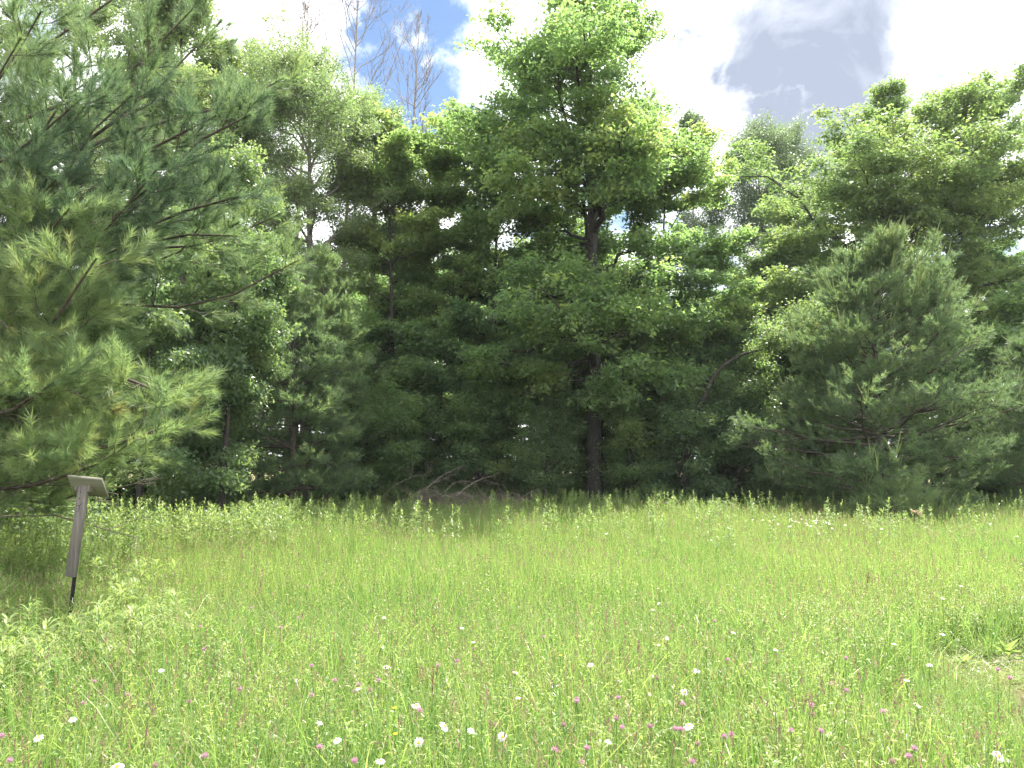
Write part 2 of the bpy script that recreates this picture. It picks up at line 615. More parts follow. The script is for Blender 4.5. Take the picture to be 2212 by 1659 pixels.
def tree(name, label, cat, px, Y, py_base, py_top, env, leaf, bark, r0=0.2, n_leaf=40000, limbs=34, k2=9, k3=6, el=(8, 62),
         leaf_len=0.11, leaf_w=0.09, scatter=0.16, flat=0.75, leafdroop=0.35, lean=0.0, wander=0.25, tint=(0.35, 0.22), bend=(0.12, -0.18),
         inner=0.25, trunk_pts=None, group=None, thin=1.0, up_jit=0.85, trunk_sides=9, clump=0.0, limb_t=0.0, spread3=55, veil=False, taper=0.9):
    bx = at(px, py_base, Y)[0]
    zb = float(gz(bx, Y))
    ztop = at(px, py_top, Y)[2]
    rad_fn, z_lo, z_hi = make_env(bx, Y, env)
    n_leaf = int(n_leaf * 1.4)
    leaf_len, leaf_w = leaf_len * 0.80, leaf_w * 0.80
    root = thing(name, label, cat, (bx, Y, zb), group)
    n = 14
    t = np.linspace(0, 1, n)
    tp = np.zeros((n, 3))
    if trunk_pts is None:
        ph = R.uniform(0, 6.28, 4)
        tp[:, 0] = bx + lean * t + wander * (np.sin(t * 3.1 + ph[0]) - np.sin(ph[0])) * t
        tp[:, 1] = Y + wander * (np.sin(t * 2.6 + ph[1]) - np.sin(ph[1])) * t
        tp[:, 2] = zb - 0.1 + (ztop - zb + 0.1) * t
    else:
        c = np.array([at(*p) for p in trunk_pts])
        c[0, 2] = zb - 0.1
        s = np.linspace(0, 1, len(c))
        tp = np.stack([np.interp(t, s, c[:, i]) for i in range(3)], -1)
    LEAF_N = n_leaf
    tr = r0 * (1 - 0.93 * t ** taper)
    tr[0] *= 1.35
    tr[1] *= 1.05
    gt = Geo()
    add_tubes(gt, tp, tr, trunk_sides, rough=0.05)
    # first order limbs
    t0 = np.clip((z_lo - zb) / max(0.1, ztop - zb), 0.03, 0.9)
    tl = np.sort(R.uniform(t0, 0.985, limbs)) if not limb_t else np.sort(t0 + (0.985 - t0) * R.uniform(0, 1, limbs) ** limb_t)
    az = np.arange(limbs) * 2.39996 + R.normal(size=limbs) * 0.5
    if veil:
        m_ = (tl > 0.36) & (tl < 0.55) & (np.arange(limbs) % 5 == 0)
        az[m_] = -math.pi / 2 + R.normal(size=m_.sum()) * 0.45
    s1 = interp_poly(tp[None], tl[None])[0]
    fr = (tl - t0) / (0.985 - t0)
    e1 = np.radians(el[0] + (el[1] - el[0]) * fr ** 1.2 + R.normal(size=limbs) * 7)
    r = rad_fn(s1[:, 2], az)
    for _ in range(3):
        r = rad_fn(np.minimum(s1[:, 2] + 0.75 * r * np.tan(e1), z_hi), az)
    L1 = np.clip(r / np.cos(e1), 0.3, None) * R.uniform(0.78, 1.04, limbs)
    L1 = np.minimum(L1, np.maximum(0.4, (z_hi - s1[:, 2]) / np.maximum(np.sin(e1), 0.15) * 0.88))
    d1 = np.stack([np.cos(az) * np.cos(e1), np.sin(az) * np.cos(e1), np.sin(e1)], -1)
    b1 = R.uniform(bend[1], bend[0], limbs)
    P1 = grow(s1, d1, L1, 7, b1, 0.10)
    rt = np.interp(tl, t, tr)
    r1 = np.minimum(rt * 0.6, 0.012 * L1 + 0.008 * L1 * thin + 0.006)
    tt = np.linspace(0, 1, 7)
    R1 = r1[:, None] * (1 - 0.85 * tt)[None]
    gb = Geo()
    add_tubes(gb, P1, R1, 6, rough=0.04)
    # second order
    T = inner + (1 - inner) * (np.arange(k2)[None] + R.uniform(0, 1, (limbs, k2))) / k2
    s2 = interp_poly(P1, T).reshape(-1, 3)
    tan1 = nrm(np.gradient(P1, axis=1))
    tn = nrm(interp_poly(tan1, T).reshape(-1, 3))
    side = np.where((np.arange(k2)[None] + np.arange(limbs)[:, None]) % 2 == 0, 0, math.pi)
    roll = (side + R.normal(size=(limbs, k2)) * 0.55).reshape(-1)
    bare = not n_leaf
    d2 = rot_children(tn, np.radians(R.uniform(22, 40, len(tn)) if bare else R.uniform(32, 62, len(tn))), R.uniform(0, 6.28, len(tn)) if bare else roll, flat * 0.5)
    L2 = (np.repeat(L1, k2) * (0.42 - 0.25 * T.reshape(-1)) * R.uniform(0.7, 1.3, len(tn))).clip(0.25, 3.2)
    P2 = grow(s2, d2, L2, 4, R.uniform(0.15, 0.4, len(tn)) if bare else R.uniform(-0.12, 0.1, len(tn)), 0.05 if bare else 0.09)
    r2 = np.minimum(np.interp(T.reshape(-1), [0, 1], [1, 0.25]) * np.repeat(r1, k2) * 0.55, 0.011 * L2 + 0.004)
    add_tubes(gb, P2, r2[:, None] * np.linspace(1, 0.25, 4)[None], 3)
    # third order: leafy twigs
    n2 = len(P2)
    T3 = 0.2 + 0.8 * (np.arange(k3)[None] + R.uniform(0, 1, (n2, k3))) / k3
    s3 = interp_poly(P2, T3).reshape(-1, 3)
    tn3 = nrm(interp_poly(nrm(np.gradient(P2, axis=1)), T3).reshape(-1, 3))
    roll3 = (np.where((np.arange(k3)[None] + np.arange(n2)[:, None]) % 2 == 0, 0, math.pi) + R.normal(size=(n2, k3)) * 0.5).reshape(-1)
    d3 = rot_children(tn3, np.radians(R.uniform(25, spread3, len(tn3))), roll3, flat)
    L3 = (np.repeat(L2, k3) * R.uniform(0.25, 0.55, len(tn3))).clip(0.15, 0.8)
    P3 = grow(s3, d3, L3, 3, R.uniform(0.1, 0.4, len(tn3)) if bare else R.uniform(-0.25, 0.1, len(tn3)), 0.05 if bare else 0.08)
    sub = slice(None, None, 2) if n_leaf else slice(None)
    if n_leaf:
        add_needles(gb, P3[sub][:, 0], P3[sub][:, -1] - P3[sub][:, 0], L3[sub] * 0.95, 0.011 * thin, 0.5)
    else:
        add_tubes(gb, P3, (np.full(len(P3), 0.0045)[:, None] * np.linspace(1, 0.4, 3)[None]) * thin, 3)
    gt.build('trunk', bark, root, smooth=True)
    gb.build('branches', bark, root, smooth=True)
    if n_leaf:
        gl = Geo()
        n3 = len(P3)
        wgt = L3 * (np.clip(R.normal(1, clump, n3), 0.05, None) if clump else 1)
        wgt = wgt * np.repeat(np.clip(L1 / 1.6, 0.12, 1.0), k2 * k3)
        wgt = wgt / wgt.sum()
        which = R.choice(n3, n_leaf, p=wgt)
        u = R.uniform(0.15, 1.08, n_leaf)
        base = interp_poly(P3[which], u[:, None])[:, 0]
        sc = scatter * np.stack([R.normal(size=n_leaf), R.normal(size=n_leaf), R.normal(size=n_leaf) * (1 - 0.6 * flat)], -1)
        p = base + sc
        tw = nrm(P3[which, -1] - P3[which, 0])
        ang = R.uniform(0, 2 * math.pi, n_leaf)
        hz = np.stack([np.cos(ang), np.sin(ang), -leafdroop + R.normal(size=n_leaf) * 0.35], -1)
        axs = nrm(tw * 0.5 + hz)
        nor = nrm(np.stack([R.normal(size=n_leaf) * up_jit, R.normal(size=n_leaf) * up_jit, np.ones(n_leaf)], -1))
        ln = leaf_len * R.uniform(0.5, 1.35, n_leaf)
        twt = R.normal(size=n3) * 0.12
        limb_tint = R.normal(size=limbs) * 0.12
        tnt = tint[0] + R.normal(size=n_leaf) * tint[1] * 0.6 + twt[which] + limb_tint[which // (k2 * k3)]
        add_tri_leaves(gl, p, axs, nor, ln, ln * leaf_w / leaf_len, np.clip(tnt, 0, 1))
        gl.build('crown', leaf, root)
    return root


def copy_tree(o, loc, rz, label, scale=1.0, group=None):
    c = o.copy()
    COL.objects.link(c)
    c.location = loc
    c.rotation_euler = (0, 0, rz)
    c.scale = (scale,) * 3
    c['label'] = label
    if group:
        c['group'] = group
    for ch in list(o.children):
        d = ch.copy()
        COL.objects.link(d)
        d.parent = c
    return c


# the big sugar maple in the middle
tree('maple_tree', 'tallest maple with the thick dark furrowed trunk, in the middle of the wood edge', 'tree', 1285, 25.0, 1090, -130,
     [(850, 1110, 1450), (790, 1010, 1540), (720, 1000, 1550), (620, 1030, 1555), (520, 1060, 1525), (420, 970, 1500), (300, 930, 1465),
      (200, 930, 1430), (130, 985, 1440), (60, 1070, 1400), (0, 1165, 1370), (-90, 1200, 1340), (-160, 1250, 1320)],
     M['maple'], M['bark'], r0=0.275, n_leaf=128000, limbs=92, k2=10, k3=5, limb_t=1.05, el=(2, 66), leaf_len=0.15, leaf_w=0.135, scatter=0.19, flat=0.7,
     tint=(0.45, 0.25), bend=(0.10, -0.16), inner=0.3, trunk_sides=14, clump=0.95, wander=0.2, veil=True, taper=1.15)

# slender maples left of it
SM = 'slender maples in the wood edge'
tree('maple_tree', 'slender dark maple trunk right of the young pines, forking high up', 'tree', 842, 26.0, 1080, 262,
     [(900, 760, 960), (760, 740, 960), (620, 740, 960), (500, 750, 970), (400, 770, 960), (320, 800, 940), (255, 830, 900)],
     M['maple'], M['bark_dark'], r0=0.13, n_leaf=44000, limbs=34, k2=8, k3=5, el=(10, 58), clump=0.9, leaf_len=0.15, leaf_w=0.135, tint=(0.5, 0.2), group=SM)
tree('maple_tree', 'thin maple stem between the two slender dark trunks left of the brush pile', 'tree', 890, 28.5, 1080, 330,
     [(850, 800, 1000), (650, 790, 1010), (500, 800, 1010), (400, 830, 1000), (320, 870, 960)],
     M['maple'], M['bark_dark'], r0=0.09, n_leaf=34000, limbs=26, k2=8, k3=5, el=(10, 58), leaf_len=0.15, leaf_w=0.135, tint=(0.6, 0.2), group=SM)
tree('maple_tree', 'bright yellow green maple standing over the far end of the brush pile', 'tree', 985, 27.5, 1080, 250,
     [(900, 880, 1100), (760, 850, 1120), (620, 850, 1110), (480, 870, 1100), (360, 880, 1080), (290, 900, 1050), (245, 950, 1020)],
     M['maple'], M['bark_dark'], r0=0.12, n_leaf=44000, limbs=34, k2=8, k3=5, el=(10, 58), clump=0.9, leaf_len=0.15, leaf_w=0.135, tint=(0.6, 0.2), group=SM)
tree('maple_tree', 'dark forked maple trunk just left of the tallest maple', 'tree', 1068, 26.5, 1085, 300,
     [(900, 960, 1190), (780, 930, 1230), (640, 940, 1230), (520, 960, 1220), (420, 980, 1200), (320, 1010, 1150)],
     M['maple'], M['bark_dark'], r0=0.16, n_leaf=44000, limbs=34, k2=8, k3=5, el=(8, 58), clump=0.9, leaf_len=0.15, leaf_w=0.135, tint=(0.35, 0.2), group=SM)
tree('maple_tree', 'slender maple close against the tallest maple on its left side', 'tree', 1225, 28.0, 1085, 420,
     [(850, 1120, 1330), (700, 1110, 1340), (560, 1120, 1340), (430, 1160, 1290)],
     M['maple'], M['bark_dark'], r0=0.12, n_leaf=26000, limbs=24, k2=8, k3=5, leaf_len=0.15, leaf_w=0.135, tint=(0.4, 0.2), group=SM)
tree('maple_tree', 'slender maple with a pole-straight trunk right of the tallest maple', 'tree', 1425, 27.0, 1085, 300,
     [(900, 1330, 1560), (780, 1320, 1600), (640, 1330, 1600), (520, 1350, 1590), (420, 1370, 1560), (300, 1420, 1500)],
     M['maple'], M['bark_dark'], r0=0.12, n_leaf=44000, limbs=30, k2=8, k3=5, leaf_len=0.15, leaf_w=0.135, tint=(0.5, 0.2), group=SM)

# ash behind the right pine, and its neighbour at the picture's edge
tree('ash_tree', 'broad ash with spreading dark limbs rising behind the big young pine', 'tree', 1985, 31.0, 1080, 196,
     [(700, 1850, 2120), (600, 1640, 2200), (500, 1600, 2200), (420, 1610, 2190), (350, 1670, 2160), (290, 1760, 2140), (240, 1830, 2090), (190, 1950, 2040)],
     M['ash'], M['bark_dark'], r0=0.36, n_leaf=100000, limbs=44, k2=10, k3=6, el=(5, 60), leaf_len=0.19, leaf_w=0.11, scatter=0.17, flat=0.6,
     tint=(0.5, 0.22), clump=0.6, thin=1.6, bend=(0.25, -0.05))
tree('ash_tree', 'second ash at the right edge, its crown running out of the picture', 'tree', 2140, 32.5, 1080, 205,
     [(720, 2050, 2330), (600, 2000, 2420), (480, 2010, 2440), (380, 2050, 2420), (300, 2060, 2380), (240, 2080, 2330), (200, 2130, 2280)],
     M['ash'], M['bark_dark'], r0=0.33, n_leaf=64000, limbs=40, k2=10, k3=6, el=(5, 60), leaf_len=0.19, leaf_w=0.11, scatter=0.17, flat=0.6,
     tint=(0.45, 0.22), clump=0.6, thin=1.6, bend=(0.25, -0.05))
tree('ash_tree', 'leafy ash low down between the leaning trunk and the big young pine', 'tree', 1690, 30.0, 1080, 510,
     [(950, 1530, 1850), (850, 1510, 1880), (740, 1520, 1880), (650, 1540, 1860), (570, 1580, 1820), (505, 1650, 1760)],
     M['ash'], M['bark_dark'], r0=0.14, n_leaf=56000, limbs=42, k2=9, k3=5, el=(5, 55), leaf_len=0.16, leaf_w=0.105, tint=(0.5, 0.22))

# poplars far behind
PG = 'grey green poplars behind the wood edge'
tree('poplar_tree', 'tall thin poplar behind the right flank of the tallest maple', 'tree', 1520, 42.0, 1050, 262,
     [(640, 1470, 1570), (500, 1470, 1575), (380, 1480, 1570), (300, 1490, 1560), (260, 1505, 1540)],
     M['poplar'], M['bark_grey'], r0=0.16, n_leaf=30000, limbs=40, k2=6, k3=4, el=(35, 68), leaf_len=0.11, leaf_w=0.1, flat=0.1, scatter=0.22, up_jit=1.2, group=PG)
tree('poplar_tree', 'double-stemmed poplar with bare lower trunk against the bright cloud', 'tree', 1668, 40.0, 1050, 262,
     [(560, 1590, 1720), (460, 1570, 1730), (380, 1575, 1730), (310, 1590, 1725), (258, 1640, 1690)],
     M['poplar'], M['bark_grey'], r0=0.2, n_leaf=44000, limbs=44, k2=6, k3=4, el=(40, 68), leaf_len=0.11, leaf_w=0.1, flat=0.1, scatter=0.24, up_jit=1.2, group=PG)
tree('poplar_tree', 'shorter poplar whose tip shows just left of the broad ash', 'tree', 1715, 43.0, 1050, 285,
     [(600, 1660, 1780), (450, 1660, 1780), (350, 1680, 1760), (285, 1700, 1735)],
     M['poplar'], M['bark_grey'], r0=0.16, n_leaf=26000, limbs=36, k2=6, k3=4, el=(40, 68), leaf_len=0.11, leaf_w=0.1, flat=0.1, scatter=0.22, up_jit=1.2, group=PG)

# the crooked leaning tree right of the maple
tree('leaning_tree', 'crooked leaning trunk with bare grey twigs, left of the big young pine', 'tree', 1470, 24.0, 1090, 750,
     [(800, 1460, 1700), (760, 1480, 1760), (700, 1500, 1740), (640, 1530, 1700)],
     M['ash'], M['bark_dark'], r0=0.13, n_leaf=14000, limbs=22, k2=8, k3=5, el=(10, 50), leaf_len=0.11, leaf_w=0.08, tint=(0.6, 0.2),
     trunk_pts=[(1475, 1090, 24), (1488, 930, 24), (1520, 860, 23.9), (1548, 800, 23.8), (1600, 765, 23.7), (1660, 752, 23.6), (1705, 758, 23.5)])

# left group
tree('aspen_tree', 'round-leaved aspen with glossy sunlit leaves behind the foreground pine', 'tree', 478, 17.0, 1075, 300,
     [(1030, 340, 470), (960, 330, 480), (880, 320, 530), (780, 300, 560), (680, 290, 590), (600, 300, 610), (500, 330, 590), (420, 380, 560), (300, 430, 500)],
     M['aspen'], M['bark_dark'], r0=0.085, n_leaf=60000, limbs=46, k2=9, k3=5, el=(-8, 55), leaf_len=0.09, leaf_w=0.088, scatter=0.11, flat=0.15,
     up_jit=1.3, leafdroop=0.6, tint=(0.45, 0.25), clump=0.7)
tree('aspen_tree', 'second round-leaved aspen filling the gap under the foreground pine boughs', 'tree', 300, 16.0, 1075, 420,
     [(1000, 200, 400), (880, 150, 430), (760, 140, 440), (640, 160, 440), (520, 200, 420), (420, 260, 360)],
     M['aspen'], M['bark_dark'], r0=0.08, n_leaf=38000, limbs=38, k2=9, k3=5, el=(-5, 50), leaf_len=0.09, leaf_w=0.088, scatter=0.11, flat=0.15,
     up_jit=1.3, leafdroop=0.6, tint=(0.4, 0.25), clump=0.7)
tree('aspen_tree', 'tall pale leaved aspen towering at the top left behind the pine', 'tree', 380, 23.0, 1075, -90,
     [(500, 250, 520), (350, 260, 530), (220, 265, 560), (120, 280, 530), (40, 290, 490), (-40, 320, 450), (-100, 360, 400)],
     M['aspen'], M['bark_dark'], r0=0.2, n_leaf=90000, limbs=54, k2=9, k3=5, el=(5, 62), leaf_len=0.11, leaf_w=0.10, scatter=0.14, flat=0.2,
     up_jit=1.2, leafdroop=0.5, tint=(0.7, 0.22), clump=0.5)
tree('aspen_tree', 'pale aspen at the far left whose top only shows between pine tufts', 'tree', 120, 24.0, 1075, -160,
     [(500, 0, 280), (300, -20, 290), (120, 0, 300), (0, 20, 290), (-160, 90, 200)],
     M['aspen'], M['bark_dark'], r0=0.2, n_leaf=60000, limbs=44, k2=8, k3=5, el=(5, 62), leaf_len=0.11, leaf_w=0.10, scatter=0.15, flat=0.2,
     up_jit=1.2, leafdroop=0.5, tint=(0.7, 0.22), clump=0.5)
tree('cherry_tree', 'olive green small-leaved tree with several thick upright stems left of the maples', 'tree', 655, 25.0, 1080, 140,
     [(620, 520, 800), (520, 490, 810), (420, 480, 830), (320, 480, 850), (240, 490, 830), (190, 500, 780), (150, 530, 740), (105, 560, 720)],
     M['willow'], M['bark_grey'], r0=0.24, n_leaf=100000, limbs=54, k2=10, k3=6, el=(18, 66), leaf_len=0.115, leaf_w=0.052, scatter=0.14, flat=0.2,
     up_jit=1.2, leafdroop=0.6, tint=(0.45, 0.25), clump=0.6, thin=1.5)
tree('cherry_tree', 'olive green tree crown beside the dead twigs, left of the blue sky gap', 'tree', 790, 27.0, 1080, 190,
     [(560, 700, 880), (440, 700, 900), (340, 710, 910), (270, 740, 890), (220, 770, 850), (185, 790, 820)],
     M['willow'], M['bark_grey'], r0=0.2, n_leaf=46000, limbs=38, k2=9, k3=5, el=(18, 62), leaf_len=0.12, leaf_w=0.055, scatter=0.15, flat=0.2,
     up_jit=1.2, leafdroop=0.5, tint=(0.45, 0.25), clump=0.6, thin=1.4)

tree('cherry_tree', 'olive green crown squeezed between the tall pale aspen and the thick-stemmed tree', 'tree', 560, 27.5, 1080, 120,
     [(600, 470, 680), (450, 450, 690), (320, 450, 690), (230, 470, 670), (160, 500, 630), (110, 535, 590)],
     M['willow'], M['bark_grey'], r0=0.18, n_leaf=46000, limbs=44, k2=9, k3=5, el=(14, 60), leaf_len=0.115, leaf_w=0.052, scatter=0.16, flat=0.2,
     up_jit=1.2, leafdroop=0.6, tint=(0.5, 0.25), clump=0.5, thin=1.4)

# leafless dead trees against the sky
DG = 'leafless dead trees against the sky'
for (px, Yd, top, env, lab) in (
        (725, 32.0, -90, [(330, 560, 860), (200, 530, 880), (100, 540, 850), (0, 570, 820), (-100, 640, 780)],
         'tall leafless tree with fine upswept twigs against the white cloud'),
        (872, 32.0, 30, [(420, 790, 940), (280, 780, 950), (170, 800, 940), (60, 830, 920), (20, 850, 890)],
         'smaller leafless tree with upswept twigs against the blue sky gap'),
        (615, 33.0, -10, [(320, 500, 710), (200, 490, 700), (100, 510, 680), (0, 560, 660)],
         'faint leafless tree nearest the olive green crown')):
    tree('dead_tree', lab, 'tree', px, Yd, 1060, top, env, None, M['deadwood'], r0=0.16, n_leaf=0, limbs=26, k2=8, k3=4, el=(46, 68), flat=0.0,
         bend=(0.4, 0.15), thin=2.4, group=DG, spread3=40)


# ------------------------------------------------------------------ saplings and shrubs under the trees
def shrub(name, label, cat, px, Y, env, n_leaf, leaf=None, tint=(0.4, 0.22), leaf_len=0.12, leaf_w=0.08, group=None, limbs=30, el=(15, 70), flat=0.45, r0=0.04, **kw):
    top = min(e[0] for e in env)
    return tree(name, label, cat, px, Y, 1085, top, env, leaf or M['shrub'], M['bark_dark'], r0=r0, n_leaf=n_leaf, limbs=limbs, k2=7, k3=5, el=el,
                leaf_len=leaf_len, leaf_w=leaf_w, scatter=0.13, flat=flat, tint=tint, group=group, trunk_sides=6, inner=0.15, **kw)


SG = 'shady saplings under the maples'
shrub('shrub', 'glossy sunlit shrub just left of the thick maple trunk', 'shrub', 1175, 23.6,
      [(1075, 1110, 1240), (1010, 1100, 1245), (950, 1105, 1240), (890, 1120, 1225), (860, 1150, 1200)], 9000, tint=(0.75, 0.2), leaf_len=0.1, leaf_w=0.055)
shrub('sapling', 'dark broadleaf sapling right of the lowest boughs of the young pine', 'sapling', 800, 23.5,
      [(1080, 720, 880), (1000, 720, 890), (920, 730, 880), (850, 760, 850)], 15000, M['maple'], group=SG)
shrub('sapling', 'dark leafy sapling behind the left end of the brush pile', 'sapling', 910, 25.5,
      [(1080, 830, 1000), (980, 820, 1010), (880, 830, 1000), (800, 860, 960)], 15000, M['maple'], group=SG)
shrub('sapling', 'dark leafy sapling behind the middle of the brush pile', 'sapling', 1030, 25.2,
      [(1080, 950, 1110), (980, 940, 1130), (880, 950, 1120), (810, 980, 1080)], 15000, M['maple'], group=SG)
shrub('sapling', 'dark leafy sapling right beside the foot of the thick maple trunk', 'sapling', 1370, 24.0,
      [(1085, 1300, 1450), (1000, 1310, 1460), (920, 1310, 1450), (850, 1340, 1420)], 14000, M['maple'], group=SG)
shrub('sapling', 'dark leafy sapling below the crooked leaning trunk', 'sapling', 1480, 23.6,
      [(1085, 1400, 1580), (1000, 1400, 1590), (920, 1410, 1580), (860, 1440, 1540)], 16000, M['shrub'], group=SG)
shrub('sapling', 'grey green sapling between the leaning trunk and the big pine boughs', 'sapling', 1600, 24.5,
      [(1085, 1520, 1690), (1000, 1510, 1700), (900, 1520, 1700), (820, 1550, 1670)], 15000, M['shrub'], group=SG)
shrub('sapling', 'shaded broadleaf sapling at the foot of the round-leaved aspen', 'sapling', 430, 18.5,
      [(1075, 350, 510), (1000, 340, 510), (940, 360, 500), (880, 390, 470)], 12000, M['shrub'], group=SG)
shrub('sapling', 'sunlit leafy thicket low behind the wooden sign', 'sapling', 60, 11.5,
      [(1120, -60, 240), (1080, -60, 230), (1050, -30, 190), (1030, 20, 140)], 9000, M['aspen'], tint=(0.7, 0.2), leaf_len=0.07, leaf_w=0.05)
shrub('sapling', 'dim sapling in the gap right of the big young pine', 'sapling', 2180, 25.0,
      [(1080, 2060, 2330), (980, 2050, 2330), (850, 2070, 2320), (720, 2120, 2260)], 16000, M['shrub'], group=SG)
shrub('sapling', 'dim sapling in the dark hollow left of the big young pine foot', 'sapling', 1660, 26.5,
      [(1085, 1560, 1800), (1010, 1560, 1800), (940, 1600, 1760)], 9000, M['shrub'], group=SG)

# the wood behind: three built trees copied into the gloom
BG = 'trees standing back inside the wood'
proto = []
for i, (px, env) in enumerate(((300, [(1000, 180, 420), (800, 150, 450), (620, 170, 430), (500, 240, 360)]),
                              (760, [(980, 640, 880), (780, 610, 910), (600, 640, 880), (470, 700, 820)]),
                              (1150, [(1000, 1020, 1280), (850, 1000, 1300), (650, 1020, 1290), (520, 1080, 1220)]))):
    proto.append(tree('background_tree', ('dim tree standing back in the wood behind the left aspens', 'dim tree standing back in the wood behind the young pines',
                                          'dim tree standing back in the wood left of the thick maple trunk')[i], 'tree', px, 36.0, 1060, min(e[0] for e in env), env, M['maple'], M['bark_dark'],
                      r0=0.15, n_leaf=30000, limbs=34, k2=7, k3=5, el=(0, 55), leaf_len=0.15, leaf_w=0.13, tint=(0.4, 0.2), group=BG))
# places along the wood edge from left to right, for the copies standing further back
WHERE = [(-250, 'at the far left, hidden behind the foreground pine trunk'), (0, 'behind the left edge of the foreground pine'), (200, 'behind the foreground pine boughs'),
         (380, 'behind the round-leaved aspens'), (520, 'between the aspens and the tiered young pine'), (650, 'behind the tiered young pine'), (800, 'behind the olive green crowns'),
         (930, 'behind the left end of the brush pile'), (1060, 'behind the right end of the brush pile'), (1200, 'behind the glossy sunlit shrub'), (1330, 'behind the foot of the tallest maple'),
         (1460, 'behind the crooked leaning trunk'), (1590, 'in the gap left of the big young pine'), (1740, 'behind the left boughs of the big young pine'), (1890, 'behind the top of the big young pine'),
         (2040, 'under the broad ash crown'), (2180, 'under the crown at the right edge'), (2400, 'beyond the right edge behind the cut-off pine')]
for row, (Yd, rowname, sc) in enumerate(((30.5, 'front-row', 0.72), (38.0, 'second-row', 0.95), (48.0, 'rearmost', 1.1))):
    for i, (px, wh) in enumerate(WHERE):
        yy = Yd + R.uniform(-2, 2)
        x = at(px + R.uniform(-50, 50), 990, yy)[0]
        copy_tree(proto[(i + row) % 3], (x, yy, float(gz(x, yy))), R.uniform(0, 6.28), 'dim ' + rowname + ' wood tree ' + wh, sc * R.uniform(0.85, 1.1), BG)
# low leafy saplings copied along the edge of the wood
SE = 'low saplings along the wood edge'
sp = [tree('sapling', ('low leafy sapling before the wood, behind the left half of the brush pile', 'low leafy sapling before the wood, right of the thick maple trunk')[i], 'sapling', px, 25.8, 1085, top, env,
           M['maple'], M['bark_dark'], r0=0.05, n_leaf=26000, limbs=40, k2=8, k3=5, el=(-5, 55), leaf_len=0.135, leaf_w=0.115, tint=(0.4, 0.2), group=SE, inner=0.2, clump=0.5)
      for i, (px, top, env) in enumerate(((950, 700, [(1080, 860, 1050), (980, 820, 1080), (860, 840, 1060), (760, 880, 1020), (700, 920, 980)]),
                                         (1400, 730, [(1080, 1310, 1500), (980, 1290, 1520), (880, 1300, 1500), (790, 1340, 1460), (730, 1380, 1420)])))]
for i, (px, Yd, sc, wh) in enumerate(((560, 24.0, 0.8, 'behind the tiered young pine boughs'), (760, 25.5, 1.0, 'in the gap right of the slim young pine'), (860, 27.0, 1.15, 'round the foot of the slender dark maple trunk'),
                                      (1060, 26.5, 1.0, 'behind the right half of the brush pile'), (1150, 27.0, 1.2, 'behind the glossy sunlit shrub'), (1240, 26.8, 1.0, 'directly left of the thick maple trunk'),
                                      (1330, 27.5, 1.2, 'behind the thick maple trunk'), (1500, 26.5, 1.1, 'behind the crooked leaning trunk'), (1590, 26.5, 1.0, 'in the dark hollow left of the big pine'),
                                      (1690, 27.0, 1.15, 'behind the lowest left boughs of the big pine'), (1800, 27.0, 1.2, 'behind the middle of the big pine'), (2080, 26.5, 1.1, 'in the gap between the two right pines'),
                                      (2230, 26.0, 1.2, 'at the right edge behind the cut-off pine'), (420, 21.5, 0.9, 'behind the foot of the round-leaved aspen'), (300, 20.0, 0.95, 'low behind the foreground pine boughs'),
                                      (120, 18.0, 0.9, 'behind the leaning wooden sign'), (-60, 17.0, 0.9, 'at the left edge under the foreground pine'))):
    x = at(px, 990, Yd)[0]
    copy_tree(sp[i % 2], (x, Yd, float(gz(x, Yd))), R.uniform(0, 6.28), 'low leafy sapling ' + wh, sc, SE)


# ------------------------------------------------------------------ pines
def needles_on(gn, P, per, length, width, tint, t0=0.25, cone=(16, 52), tipboost=1.6):
    """Tufts of needles along shoots P (B,n,3)."""
    B = len(P)
    u = R.uniform(t0, 1.0, (B, per)) ** (1 / tipboost)
    p = interp_poly(P, u).reshape(-1, 3)
    tn = nrm(P[:, -1] - P[:, -2])
    tn = np.repeat(tn, per, 0)
    a = np.radians(R.uniform(*cone, len(tn)))
    d = rot_children(tn, a, R.uniform(0, 6.28, len(tn)))
    d[:, 2] -= 0.06
    tt = np.repeat(tint + R.normal(size=B) * 0.11, per) + R.normal(size=B * per) * 0.08
    tt = np.where(R.uniform(size=B * per) < 0.012, 1.0, np.minimum(tt, 0.9))
    add_needles(gn, p, d, length * R.uniform(0.7, 1.2, len(tn)), width, np.clip(tt, 0, 1))


